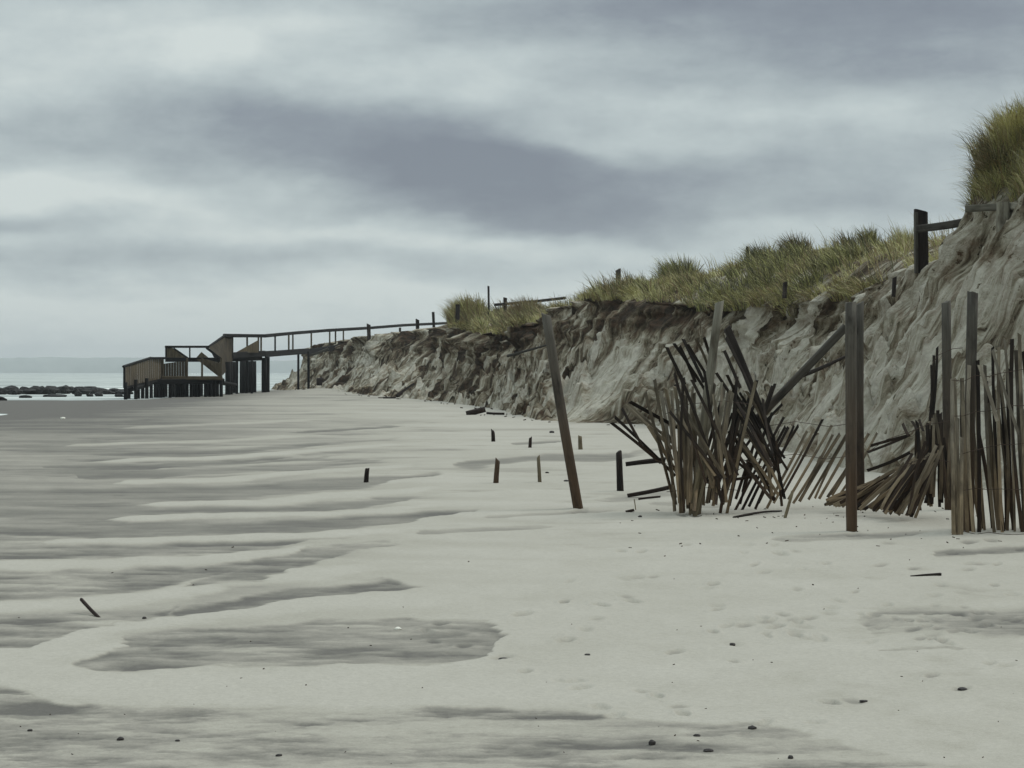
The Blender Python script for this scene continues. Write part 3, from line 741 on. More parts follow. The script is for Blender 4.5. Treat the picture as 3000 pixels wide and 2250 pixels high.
def photo_stick(name, a, b, wpx, mat_, label=None, cat=None, group=None, parent=None, d=None, d1=None, bury=0.25, **kw):
    """a = lower end, b = upper end in the photo; the lower end stands on the beach unless d is given"""
    if d is None:
        p0 = onbeach(*a); d = p0.y
    else:
        p0 = at(a[0], a[1], d)
    p1 = at(b[0], b[1], d if d1 is None else d1)
    w = wpx/F*d
    q0 = p0-(p1-p0).normalized()*bury
    o = stick(name, q0, p1, w, kw.pop('th', w), mat_, parent, **kw)
    if label: tag(o, label, cat, group)
    return o

# posts
photo_stick('fence_post', (1695, 1493), (1600, 922), 30, M_post, 'tall dark round post leaning left alone left of the wrecked fence', 'post', round_=True, nseg=9, taper=.9, bend=.006)
photo_stick('fence_post', (2496, 1560), (2493, 885), 33, M_post, 'straight round post, front one of the touching pair, brown at its foot', 'post', round_=True, nseg=9, bend=.004)
photo_stick('fence_post', (2523, 1500), (2518, 888), 26, M_post, 'round post with a bleached strip, rear one of the touching pair', 'post', round_=True, nseg=9, bend=.004, d=25.5)
photo_stick('fence_post', (2782, 1500), (2772, 884), 28, M_post, 'round post with split dark side behind the bundled slats', 'post', round_=True, nseg=9, bend=.004, d=25.5)
photo_stick('fence_post', (2838, 1585), (2850, 857), 32, M_post, 'tallest grey topped round post beside the standing slat fence', 'post', round_=True, nseg=9, bend=.004, d=22.2)
photo_stick('fence_post', (2040, 1508), (2108, 885), 31, M_postg, 'bleached grey post leaning right in the middle of the fanned slats', 'post', d=24.75, round_=True, nseg=9, taper=.8, bend=.012, chip=.5)
photo_stick('timber', (2262, 1300), (2130, 960), 20, M_postd, 'dark square timber leaning left down from the bleached post', 'timber', d=26, nseg=4)
photo_stick('timber', (2230, 1215), (2475, 960), 22, M_post, 'long grey and black beam sloping up to the touching pair of posts', 'timber', d=26.5, nseg=4, bury=.1)
photo_stick('timber', (2395, 1080), (2475, 1045), 14, M_postd, 'short crooked dark branch sticking out left of the touching posts', 'branch', d=30, round_=True, bend=.08, taper=.6)
photo_stick('timber', (2300, 1523), (2322, 1440), 9, M_postg, 'thin bleached stick standing slanted in sand in front of slats', 'stick', bury=.05, round_=True)
# stubs
STUBS = [((1072, 1412), (1076, 1372), 17, M_postd, 'short dark stake stub standing far left of the others'),
         ((1445, 1296), (1444, 1261), 14, M_postd, 'pointed black stub, the upper left one of the back row'),
         ((1553, 1313), (1554, 1282), 12, M_postd, 'smallest pointed dark stub between two others in the back row'),
         ((1701, 1318), (1699, 1277), 15, M_postg, 'pale grey stub just right of the leaning post'),
         ((1453, 1418), (1458, 1346), 18, M_post, 'brown stake stub with slanted top below the upper left stub'),
         ((1581, 1416), (1577, 1338), 13, M_postg, 'thin bleached stub left of the leaning post'),
         ((1817, 1441), (1813, 1323), 23, M_postd, 'dark red brown stake stub left of the fanned slats')]
for a, b, w, m_, lb in STUBS:
    photo_stick('stake_stub', a, b, w, m_, lb, 'stake', 'broken stake stubs in the sand', round_=True, chip=1.0, taper=.75, nseg=5, bend=.01, sides=9)
photo_stick('stake', (288, 1808), (238, 1756), 9, M_postd, 'thin black stick lying slanted on the pale drift at lower left', 'stick', bury=.02, d=gd(1808), d1=gd(1808)+.25)

# slat fences
def fence(name, label, slats, wires, anchor, bmax=.035):
    root = thing(name, label, 'slat fence', anchor, 'broken slat fence sections')
    for (a, b, da, db, m_) in slats:
        p0 = at(a[0], a[1], da); p1 = at(b[0], b[1], db)
        stick('slat', p0, p1, rg.uniform(.027, .040), rg.uniform(.008, .012), m_, root, nseg=5, bend=rg.uniform(.008, bmax), chip=.9,
              face=Vector((rg.uniform(-.5, .5), -1, rg.uniform(-.2, .2))))
    for w in wires:
        tube('wire', [at(x, y, d) for x, y, d in w], .0035, M_wire, root)
    return root
R6 = lambda x, y: (1700+x/2.37, 850+y/2.37)
R7 = lambda x, y: (2300+x/2.075, 800+y/2.075)
A_ = []
for (x0, y0, x1, y1) in [(215, 920, 560, 1200), (240, 880, 660, 1290), (290, 820, 430, 1080), (310, 795, 640, 1100), (345, 775, 690, 960), (345, 800, 660, 1080), (470, 940, 690, 1300), (520, 960, 650, 1290), (590, 680, 660, 960),
                         (600, 395, 730, 660), (650, 370, 870, 700), (745, 375, 910, 640), (715, 340, 860, 640), (690, 390, 800, 640), (800, 335, 900, 560), (860, 330, 915, 500), (655, 670, 700, 1000), (550, 900, 690, 1180), (560, 980, 640, 1180),
                         (1010, 330, 1190, 700), (1000, 420, 1110, 680), (1020, 590, 1120, 800), (1150, 700, 1330, 1050), (1210, 720, 1340, 1100)]:
    A_.append((R6(x1, y1), R6(x0, y0), 25.3, 25.0+rg.uniform(-.4, .6), M_slatd if rg.random() < .75 else M_slat))
for k in range(36):
    bxx = 640+390*rg.random(); lean = (bxx-790)/390.0
    topx = bxx+lean*330+rg.uniform(-90, 90); ty_ = rg.uniform(600, 760)
    A_.append((R6(bxx, rg.uniform(1440, 1560)), R6(topx, ty_), 24.8+rg.uniform(-.5, .6), 25.1+rg.uniform(-.6, .6), rg.choice([M_slat, M_slat, M_slatp, M_slatd])))
for (x0, y0, x1, y1) in [(985, 640, 760, 1560), (900, 660, 790, 1570), (1000, 760, 800, 1570)]:
    A_.append((R6(x1, y1), R6(x0, y0), 24.6, 24.5, M_postg))
for k in range(16):
    ex, ey = rg.uniform(1290, 1440), rg.uniform(1130, 1470); a_ = math.radians(rg.uniform(100, 128)); l_ = rg.uniform(380, 720)
    A_.append((R6(ex, ey), R6(ex+l_*math.cos(a_), ey-l_*math.sin(a_)), 25.0+rg.uniform(-.3, .3), 25.2, M_slatd if k % 3 else M_slat))
for k in range(16):
    bxx = rg.uniform(780, 1150); A_.append((R6(bxx, rg.uniform(1150, 1500)), R6(bxx+rg.uniform(120, 330), rg.uniform(640, 900)), 25.4, 25.6, M_slatd))
for k in range(10):
    bxx = rg.uniform(700, 1000); A_.append((R6(bxx+rg.uniform(0, 200), rg.uniform(1250, 1500)), R6(bxx-rg.uniform(0, 200), rg.uniform(560, 900)), 24.4, 24.5, M_slatd if k % 2 else M_slat))
wa = [[(R6(520, 1190)[0], R6(0, 1180)[1], 25.1), (R6(700, 0)[0], R6(0, 1240)[1], 25.0), (R6(900, 0)[0], R6(0, 1205)[1], 24.7), (R6(1100, 0)[0], R6(0, 1165)[1], 24.9), (R6(1300, 0)[0], R6(0, 1240)[1], 25.1)],
      [(R6(590, 0)[0], R6(0, 860)[1], 25.1), (R6(760, 0)[0], R6(0, 790)[1], 24.8), (R6(1000, 0)[0], R6(0, 770)[1], 24.7), (R6(1250, 0)[0], R6(0, 800)[1], 25.0)],
      [(R6(600, 0)[0], R6(0, 1400)[1], 25.0), (R6(900, 0)[0], R6(0, 1370)[1], 24.6), (R6(1100, 0)[0], R6(0, 1390)[1], 24.9)]]
fence('slat_fence', 'tangled fan of broken fence slats around the leaning bleached post', A_, wa, gp(2000, 1506))
# section B, leaning right, loosely wired
B_ = []
for k in range(17):
    f = k/16
    bx0 = 1065+f*740+rg.uniform(-14, 14); by0 = 1530-f*90+rg.uniform(-45, 15)
    ln = rg.uniform(620, 720)*(1-.30*f)
    sl = 0.44+.12*f+rg.uniform(-.05, .05)
    B_.append((R6(bx0, by0), R6(bx0+ln*sl, by0-ln*.92), 25.6, 25.9, M_slatd if k < 5 or rg.random() < .3 else M_slat))
for (x0, y0, x1, y1) in [(1340, 1000, 1420, 1450), (1300, 1010, 1440, 1250), (1360, 1050, 1400, 1500), (1060, 1170, 1220, 1310), (1030, 1320, 1230, 1290), (1150, 1180, 1250, 1250)]:
    B_.append((R6(x1, y1), R6(x0, y0), 25.2, 25.2, M_slatd))
wb = [[(2130, 1395, 25.6), (2220, 1345, 25.6), (2330, 1330, 25.6), (2420, 1345, 25.6), (2500, 1335, 25.6)], [(2240, 1250, 25.7), (2330, 1235, 25.7), (2430, 1250, 25.7), (2500, 1240, 25.7)]]
fence('slat_fence', 'loose row of slats all leaning right between the bleached post and the touching posts', B_, wb, gp(2300, 1500))
# section C, the flattened pile
C_ = []
for k in range(66):
    f = rg.random()
    bx0, by0 = 235+f*560+rg.uniform(-20, 20), 1400+f*80+rg.uniform(-25, 10)
    ang = math.radians(18+f*55+rg.uniform(-8, 8))
    ln = rg.uniform(300, 470)
    dpt = 24.8-1.6*f+rg.uniform(-.3, .5)
    C_.append((R7(bx0, by0), R7(bx0+ln*math.cos(ang), by0-ln*math.sin(ang)), dpt, dpt+.2, rg.choice([M_slat, M_slatp, M_slatd, M_slatd])))
for k in range(24):
    bx0 = 790+rg.random()*230; t0 = 830+rg.uniform(0, 180)+abs(bx0-920)*.5
    C_.append((R7(bx0+rg.uniform(-60, 60), 1380+rg.uniform(-40, 80)), R7(bx0, t0), 24.2, 24.4, M_slatd if rg.random() < .6 else M_slat))
for (x0, y0, x1, y1) in [(715, 915, 750, 990), (770, 900, 800, 960), (815, 890, 840, 960), (500, 1090, 760, 985), (520, 1050, 740, 990), (500, 1200, 760, 1090), (890, 560, 880, 900), (925, 450, 900, 860), (905, 500, 890, 880)]:
    C_.append((R7(x1, y1), R7(x0, y0), 24.0, 24.1, M_slatd))
wc = [[R7(500, 1090)+(24,), R7(620, 1010)+(24,), R7(760, 965)+(24,), R7(870, 920)+(24,), R7(1000, 900)+(24,)], [R7(700, 1180)+(23.6,), R7(850, 1120)+(23.6,), R7(1010, 1150)+(23.6,)], [R7(890, 560)+(23.9,), R7(930, 500)+(23.9,), R7(1020, 460)+(23.9,), R7(1080, 455)+(23.9,)]]
fence('slat_fence', 'flattened pile of brown slats right of the touching pair of posts', C_, wc, gp(2650, 1520), bmax=.075)
# section D, still standing
D_ = []
tops = [(1030, 640), (1075, 640), (1120, 560), (1170, 530), (1215, 560), (1262, 450), (1300, 450), (1335, 405), (1380, 400), (1425, 370), (1465, 350), (1510, 330), (1555, 350), (1600, 340), (1650, 330), (1700, 320)]
for k, (x0, y0) in enumerate(tops):
    for r_ in range(3):
        xx = x0+r_*rg.uniform(-18, 24); sway = rg.uniform(-10, 90)*(1+.8*(r_ == 2))
        y1 = 1600-(xx-1030)*.05+rg.uniform(-25, 15)
        D_.append((R7(xx+sway*.6+15, y1), R7(xx, y0+r_*rg.uniform(40, 260)), 22.0+r_*.25, 22.1+r_*.25, rg.choice([M_slat, M_slat, M_slatp]) if rg.random() < .66 else M_slatd))
for (x0, y0, x1, y1) in [(1030, 900, 1040, 1620), (1050, 880, 1060, 1625), (1075, 1000, 1072, 1630), (1015, 640, 1025, 1610), (1262, 470, 1420, 980), (1180, 560, 1290, 900)]:
    D_.append((R7(x1, y1), R7(x0, y0), 21.7, 21.75, M_slatp))
wd = []
for yy in (660, 880, 1110, 1310, 1580):
    wd.append([R7(1010+q*75, yy-(0 if yy > 1200 else q*14)+rg.uniform(-12, 12))+(21.75+rg.uniform(-.05, .1),) for q in range(10)])
fence('slat_fence', 'standing section of pale wired slats at the right edge', D_, wd, gp(2900, 1580))

# loose debris
photo_stick('driftwood_log', (1366, 1213), (1422, 1199), 17, M_postd, 'fat black log lying on pale sand at the dune foot', 'log', d=gd(1216), round_=True, bury=0, bend=.01, chip=0)
photo_stick('driftwood_log', (1425, 1210), (1478, 1212), 7, M_postd, 'thin dark branch between the black log and the slumped sand', 'branch', d=gd(1218), round_=True, bury=0, bend=.02, chip=.1)
photo_stick('driftwood_plank', (1122, 1166), (1160, 1166), 6, M_postd, 'flat black plank end lying at the dune foot left of the log', 'plank', d=gd(1168), d1=gd(1168), bury=0)
photo_stick('driftwood_plank', (1163, 1160), (1212, 1124), 9, M_postd, 'dark plank slanting up against the dune foot', 'plank', d=gd(1166)-1, d1=gd(1166)+.5, bury=0, taper=.5)
photo_stick('branch', (1487, 1043), (1652, 997), 8, M_post, 'long thin branch lying across the dune face behind the leaning post', 'branch', d=88, d1=86, round_=True, bury=0, taper=.6, bend=.02)
photo_stick('driftwood_log', (1833, 1360), (1950, 1347), 13, M_postd, 'black driftwood piece under the left tips of the fanned slats', 'driftwood', d=26.5, round_=True, bury=0, taper=1.2, bend=.02)
photo_stick('driftwood_plank', (1838, 1452), (1965, 1427), 11, M_postd, 'upper dark broken board lying left of the fanned slats', 'board', d=gd(1458), bury=0, bend=.02)
photo_stick('driftwood_plank', (1870, 1462), (1935, 1455), 6, M_postd, 'thin dark lath lying below the broken board', 'lath', d=gd(1466), bury=0)
photo_stick('driftwood_log', (2150, 1517), (2290, 1497), 9, M_postd, 'long thin dark stick lying in front of the fanned slats', 'stick', d=gd(1522), d1=gd(1502), round_=True, bury=0, taper=.5, bend=.03)
photo_stick('driftwood_plank', (1833, 1500), (1858, 1494), 8, M_postd, 'small black wood chip on sand below the broken board', 'wood chip', d=gd(1504), bury=0)
photo_stick('driftwood_plank', (2668, 1690), (2755, 1685), 8, M_postd, 'dark stick with thick end on open sand at right', 'stick', d=gd(1692), d1=gd(1690), bury=0, taper=1.6)
photo_stick('reed', (1862, 1495), (1858, 1462), 3, M_postg, 'thin pale reed standing beside the small wood chip', 'reed', bury=.05, round_=True)

def lump_mesh(name, size, m_, rnd, loc, label, cat, group=None, sub=3, rough=.22, zs=(.5)):
    import bmesh
    bm = bmesh.new(); bmesh.ops.create_icosphere(bm, subdivisions=sub, radius=1)
    sd = rnd.randint(0, 999)
    for v_ in bm.verts:
        n = float(fbm(np.array([v_.co.x*1.4+sd]), np.array([v_.co.y*1.4+v_.co.z*1.9]), sd, 3)[0])-.5
        v_.co *= 1+n*rough*4
        v_.co.x *= size[0]/2; v_.co.y *= size[1]/2; v_.co.z *= size[2]/2
    me = bpy.data.meshes.new(name); bm.to_mesh(me); bm.free(); me.materials.append(m_)
    o = bpy.data.objects.new(name, me); COL.objects.link(o); o.location = loc; o.rotation_euler = (0, 0, rnd.uniform(-.4, .4))
    if label: tag(o, label, cat, group)
    return o
rp = random.Random(12)
PEB = [(2204, 2137, 30, 13, M_peb, 'largest dark pebble on the edge of the damp flat, lower centre right'), (2041, 2158, 26, 9, M_peb, 'dark flat pebble left of the largest dark pebble'), (1910, 2183, 26, 18, M_peb, 'knobbly grey stone left of the low dark pebbles'),
       (2075, 2201, 34, 10, M_peb, 'dark domed pebble below the largest one'), (2316, 2223, 20, 12, M_peb, 'small black pebble near the bottom edge, right of centre'), (817, 2216, 26, 8, M_peb, 'flat dark pebble on the bottom edge of the damp flat'),
       (353, 2170, 26, 12, M_peb, 'rounded dark stone in the lower left damp sand'), (88, 2143, 20, 8, M_peb, 'small dark stone near the lower left corner'), (520, 2172, 18, 7, M_peb, 'tiny grey stone right of the rounded dark stone'),
       (1475, 1928, 42, 9, M_peb, 'flat dark chip at the right tip of the damp tongue'), (1721, 1921, 22, 6, M_peb, 'small dark chip right of the damp tongue'), (2530, 2056, 30, 8, M_peb, 'thin dark chip on bare sand at lower right'), (2820, 2018, 36, 10, M_peb, 'dull grey stone on bare sand near the right edge'),
       (423, 1812, 16, 8, M_peb, 'small dark pebble right of the thin black stick'), (1875, 1519, 14, 7, M_peb, 'little dark pebble below the wood chip'), (1166, 1845, 26, 10, M_shell, 'white shell on the damp tongue'), (184, 1226, 18, 8, M_shell, 'white shell far off on the wet shore at left'),
       (2146, 1893, 22, 9, M_peb, 'brownish pebble among scuffs at centre right'), (1617, 1270, 18, 8, M_peb, 'grey stone at the dune foot left of the leaning post'), (1659, 1414, 18, 6, M_peb, 'dark pebble left of the foot of the leaning post'), (1603, 1388, 14, 6, M_peb, 'grey pebble beside the thin bleached stub')]
for x, y, w, h, m_, lb in PEB:
    p = onbeach(x, y); k = p.y/F
    o = lump_mesh('shell' if m_ is M_shell else 'pebble', (w*k*.85, w*k*.7, h*k*1.2), m_, rp, (p.x, p.y, p.z+h*k*.25), lb, 'shell' if m_ is M_shell else 'pebble', 'pebbles and chips on the sand' if m_ is M_peb else None, sub=2, rough=.12)

# rocks of the low jetty
for k in range(84):
    f = k/83
    px = -60+f*430+rp.uniform(-8, 8); d = rp.uniform(168, 196)
    w = rp.uniform(14, 40)/F*d; h = rp.uniform(.35, .72)*(1 if px < 290 else .6)
    lump_mesh('jetty_rock', (w*1.3, w, h), M_rock, rp, ((px-CX)/F*d, d, SEA+h*.28+.04), 'dark wet boulder in the low jetty running out from the pier', 'rock', 'rocks of the low jetty', sub=2, rough=.25)
for (x0, x1, y, h, lb) in [(-30, 18, 1172, 15, 'dark rock cut by the left edge just above the wet sand'), (52, 96, 1163, 9, 'flat dark rock second from left edge in front of the jetty'), (128, 196, 1160, 9, 'longest flat dark rock in front of the jetty'), (218, 240, 1158, 16, 'upright dark rock in front of the jetty'),
                           (253, 274, 1159, 9, 'small dark rock between two others in front of the jetty'), (276, 302, 1158, 13, 'pointed dark rock nearest the pier side of the jetty'), (338, 362, 1160, 10, 'low dark rock at the first piling of the pier')]:
    d = gd(y+3, SEA); k = d/F
    lump_mesh('shore_rock', ((x1-x0)*k*1.1, (x1-x0)*k*.7, h*k*1.3), M_rock, rp, (((x0+x1)/2-CX)*k, d, SEA+h*k*.35), lb, 'rock', 'flat rocks in front of the jetty', sub=2, rough=.2)

# ------------------------------------------------------------------ boardwalk with its stair and ramp
pier = thing('boardwalk', 'weathered timber boardwalk stair and ramp standing on pilings at the dune end', 'boardwalk', (at(560, 1140, 155).x, 155, 0))
def plank(name, p0, p1, w, th, m_=M_pier, parent=pier, **kw):
    return stick(name, p0, p1, w, th, m_, parent, nseg=2, bend=0, chip=0, **kw)
def prism(name, pts, d, thick, m_, parent=pier, boards=0):
    """vertical board panel: outline pts = (px,py,d) list, thickness going back"""
    P_ = [at(x, y, dd) for x, y, dd in pts]
    n = len(P_); base = Vector(parent.location)
    V = [p-base for p in P_]+[p-base+Vector((0, thick, 0)) for p in P_]
    Fc = [tuple(range(n)), tuple(range(2*n-1, n-1, -1))]+[(k, k+n, (k+1) % n+n, (k+1) % n) for k in range(n)]
    o = obj(name, V, Fc, m_, None); o.parent = parent
    return o
# low end: boarded ramp
def boarded(name, x0, x1, top0, top1, bot0, bot1, d0, d1, n, gap=.10):
    root = obj(name, [(0, 0, 0), (0.01, 0, 0), (0, 0.01, 0)], [(0, 1, 2)], M_pierd)
    V = []; Fc = []
    base = Vector(pier.location)
    for k in range(n):
        a = (k+gap)/n; b = (k+1)/n
        c = []
        for f in (a, b):
            for (t0, t1) in ((bot0, bot1), (top0, top1)):
                c.append(at(x0+(x1-x0)*f, t0+(t1-t0)*f, d0+(d1-d0)*f)-base)
        i0 = len(V); off = Vector((0, .05+.03*rp.random(), 0))
        V += [c[0], c[2], c[3], c[1]]+[q+off for q in (c[0], c[2], c[3], c[1])]
        Fc += [(i0, i0+1, i0+2, i0+3), (i0+7, i0+6, i0+5, i0+4), (i0, i0+4, i0+5, i0+1), (i0+1, i0+5, i0+6, i0+2), (i0+2, i0+6, i0+7, i0+3), (i0+3, i0+7, i0+4, i0)]
    me = root.data; me.clear_geometry(); me.from_pydata([tuple(q) for q in V], [], Fc); me.materials.append(M_pier) if not me.materials else None
    me.materials[0] = M_pier
    root.parent = pier
    return root
boarded('side_boards', 363, 440, 1076, 1051, 1134, 1116, 140, 147, 12)
boarded('side_boards', 440, 476, 1051, 1051, 1116, 1114, 147, 150, 6)
boarded('side_boards', 477, 547, 1066, 1056, 1103, 1103, 150, 150.3, 9)
plank('handrail', at(361, 1074, 140), at(441, 1048.5, 147), .14, .14, M_pierd)
plank('handrail', at(440, 1049, 147), at(484, 1049, 150), .14, .14, M_pierd)
plank('handrail', at(476, 1049.5, 150), at(642, 1050, 150.5), .10, .12, M_pierd)
prism('stair_side', [(575, 1052, 150.2), (604, 1052, 150.2), (650, 1066, 150.4), (650, 1103, 150.4), (640, 1103, 150.4)], 0, .08, M_pier)
for x in (364, 477, 548, 592, 648):
    plank('rail_post', at(x, 1106 if x > 470 else 1136, 149.8 if x > 470 else 139.9), at(x, 1049 if x > 470 else 1074, 149.8 if x > 470 else 139.9), .13, .13, M_pier if x != 364 else M_pierd)
plank('deck_beam', at(474, 1107, 149.7), at(652, 1108, 150.2), .25, .25, M_pier)
base = Vector(pier.location)
def slab(name, corners, th, m_):
    V = [c-base for c in corners]+[c-base-Vector((0, 0, th)) for c in corners]
    o = obj(name, V, [(0, 1, 2, 3), (7, 6, 5, 4), (0, 4, 5, 1), (1, 5, 6, 2), (2, 6, 7, 3), (3, 7, 4, 0)], m_); o.parent = pier
    return o
slab('deck', [at(474, 1104, 150.0), at(652, 1104, 150.4), at(640, 1103, 153.6), at(486, 1103, 153.2)], .16, M_pierd)
slab('deck', [at(365, 1133, 140.2), at(476, 1108, 150.0), at(492, 1105, 153.0), at(380, 1130, 143.2)], .16, M_pierd)
# pilings of the low end
for x, y0, d in [(368, 1120, 140), (377, 1128, 143.5), (398, 1112, 142), (430, 1108, 145), (443, 1108, 148), (455, 1108, 151), (470, 1108, 150), (478, 1108, 152), (486, 1108, 155), (498, 1108, 150), (508, 1108, 154), (518, 1108, 151), (534, 1108, 150.5),
                 (548, 1108, 153), (560, 1108, 150.5), (582, 1108, 152), (590, 1108, 156), (602, 1108, 151), (608, 1108, 155), (628, 1108, 150.5), (648, 1108, 151)]:
    p1 = at(x, y0, d); plank('piling', (p1.x, p1.y, -.6), p1, .24, .24, M_pierd, round_=True, sides=8)
plank('floor_joist', at(443, 1119, 148.5), at(655, 1116, 151.5), .34, .3, M_pierd)
plank('floor_joist', at(384, 1139, 142), at(440, 1124, 147.5), .3, .3, M_pierd)
for x, d in [(405, 143), (418, 144.5), (462, 150.5), (526, 152.5), (541, 155), (568, 154), (575, 151.5), (615, 152), (620, 154), (637, 153)]:
    p1 = at(x, 1122 if x < 430 else 1112, d+1.2 if x < 430 else d); plank('piling', (p1.x, p1.y, -.6), p1, .24, .24, M_pierd, round_=True, sides=8)
for x0, x1 in ((500, 545), (600, 645)):
    p = at(x0, 1118, 152); q = at(x1, 1112, 152.4); plank('cross_beam', p, q, .22, .12, M_pierd)
# upper landing
prism('side_panel', [(485, 1016, 158), (500, 1016, 158), (550, 1049, 158), (485, 1049, 158)], 0, .08, M_pier)
prism('side_panel', [(590, 1031, 159.5), (612, 1049, 159.5), (574, 1049, 159.5)], 0, .08, M_pier)
plank('handrail', at(484, 1016, 157.8), at(612, 1016, 159.5), .16, .14, M_pierd)
for x, d in ((486, 157.9), (556, 158.5)):
    plank('rail_post', at(x, 1050, d), at(x, 1015, d), .10, .10, M_pierd)
slab('deck', [at(484, 1052, 157.5), at(650, 1052, 159.2), at(640, 1051, 163), at(490, 1051, 161)], .2, M_pierd)
plank('stair_stringer', at(508, 1020, 157.7), at(552, 1050, 157.7), .12, .06, M_pierd)
plank('stair_stringer', at(606, 1020, 159.2), at(648, 1052, 159.2), .16, .06, M_pierd)
# solid stair side up to the walk
prism('stair_side', [(611, 1017, 160), (657, 984, 166), (681, 984, 168), (681, 1062, 168), (664, 1085, 166), (652, 1100, 163), (640, 1052, 161)], 0, .1, M_pier)
plank('handrail', at(606, 1020, 159.8), at(658, 983, 165.8), .15, .15, M_pierd)
RAIL = [(656, 983, 166), (700, 983.5, 169), (776, 984, 175), (860, 976, 184), (960, 968, 196), (1080, 961, 208), (1180, 953, 218), (1300, 947, 232), (1345, 945, 238)]
for a, b in zip(RAIL, RAIL[1:]):
    plank('handrail', at(*a), at(*b), .26, .16, M_pierd)
for x, y0, y1, d in [(681, 1036, 984, 168.2), (724, 1034, 985, 171.5), (757, 1034, 985, 174), (765, 1034, 985, 174.3), (806, 1030, 983, 178), (846, 1026, 978, 182.5), (858, 1026, 977, 184), (912, 1022, 973, 190), (966, 1012, 968, 197), (983, 1008, 967, 198), (1006, 1000, 966, 200)]:
    plank('rail_post', at(x, y0, d), at(x, y1, d), .13, .13, M_pier if x not in (681, 806) else M_pierd)
for a, b in zip([(681, 1033, 168), (776, 1030, 175), (906, 1022, 189)], [(776, 1030, 175), (906, 1022, 189), (1010, 1008, 200)]):
    plank('side_beam', at(a[0], a[1]+8, a[2]), at(b[0], b[1]+6, b[2]), .46, .12, M_pierd)
slab('deck', [at(681, 1034, 168), at(906, 1023, 189), at(893, 1023, 193), at(672, 1033, 172)], .2, M_pier)
prism('side_panel', [(690, 1033, 169.5), (757, 996, 172.5), (757, 1033, 172.5)], 0, .08, M_pier)
for x, y0, d, w in [(668, 1060, 165, .42), (676, 1060, 167, .3), (694, 1058, 172, .22), (722, 1056, 176, .26), (738, 1056, 171, .20), (708, 1056, 180, .34), (712, 1056, 178, .3), (731, 1058, 182, .25), (774, 1048, 176, .45), (783, 1046, 179, .4), (874, 1034, 186, .2), (904, 1030, 188, .22), (686, 1060, 180, .5), (745, 1058, 185, .35), (728, 1058, 186, .4)]:
    p1 = at(x, y0, d); plank('piling', (p1.x, p1.y, -.4), p1, w, w, M_pierd, round_=True, sides=8)
plank('cross_beam', at(660, 1053, 168), at(765, 1050, 176), .34, .2, M_pierd)
plank('cross_beam', at(640, 1120, 160), at(690, 1128, 168), .3, .2, M_pierd)
photo_stick('timber', (928, 1118), (945, 1118), 22, M_postd, 'black timber block lying at the dune foot under the boardwalk', 'timber', d=182, bury=0)
photo_stick('timber', (908, 1042), (962, 1022), 7, M_post, 'thin brown pole slanting from the boardwalk onto the dune', 'pole', d=188, bury=0)

# posts and rails along the crest
for a, b, w, d, lb in [((1082, 1020), (1080, 950), 11, 176, 'thick dark railing post on the far crest left of the tall grass'), ((1224, 975), (1223, 936), 10, 162, 'stout dark post on the far crest near the tall grass'), ((1271, 960), (1269, 914), 8, 158, 'thin stake on the crest just left of the tall grass'),
                       ((1341, 965), (1341, 892), 12, 141, 'dark post at the left side of the tawny grass clump'), ((1432, 905), (1431, 838), 6, 134, 'thin tall stake standing behind the tawny grass'), ((1481, 905), (1480, 872), 10, 128, 'squat square post on the crest rail between grass clumps'),
                       ((1813, 840), (1811, 789), 14, 98, 'square post poking out of grass on the rising skyline'), ((2189, 790), (2190, 722), 9, 84, 'short dark stake on the skyline left of the sandy knoll'), ((2618, 862), (2621, 812), 11, 44, 'small dark stake sticking out of the dune edge'), ((1172, 1005), (1172, 960), 6, 170, 'small dark peg between crest railing posts'),
                       ((2298, 868), (2300, 826), 12, 58.5, 'broken dark stump in the dune edge below the sandy knoll')]:
    photo_stick('crest_post', a, b, w, M_postd if w != 14 else M_post, lb, 'post', 'posts along the dune crest', d=d, nseg=2, bury=.5 if d > 60 else .05)
rf = thing('crest_rail', 'dark horizontal rail running behind the brown grass on the far crest', 'rail', at(1560, 885, 122))
stick('rail', at(1450, 893, 126), at(1560, 884, 122), .15, .12, M_postd, rf, nseg=2, bend=0)
stick('rail', at(1560, 884, 122), at(1655, 873, 118), .15, .12, M_postd, rf, nseg=2, bend=0)
bush = clump(1640, 112, 0, 'dark round bush at the right end of the crest rail', 14, .55, .45, DARKG, name='bush', dens=40)
bush['category'] = 'bush'
rfe = thing('rail_fence', 'brown slotted post and rail fence half buried at the top of the near dune', 'rail fence', at(2700, 790, 42))
stick('post', at(2700, 800, 42), at(2698, 618, 42), .24, .18, M_postd, rfe, nseg=3, chip=.4, bend=0)
stick('post', at(2684, 800, 41.9), at(2683, 622, 41.9), .06, .12, M_post, rfe, nseg=3, chip=.4, bend=0)
stick('rail', at(2690, 670, 41.7), at(2830, 650, 40.4), .14, .10, M_post, rfe, nseg=3, bend=.01)
stick('post', at(2938, 780, 37.6), at(2938, 592, 37.6), .20, .2, M_postg, rfe, nseg=3, bend=0)
stick('rail', at(2830, 612, 38.2), at(2935, 606, 37.8), .12, .08, M_postg, rfe, nseg=3, bend=.01)
stick('rail', at(2940, 603, 37.8), at(3080, 612, 36.5), .12, .08, M_postg, rfe, nseg=3, bend=.01)
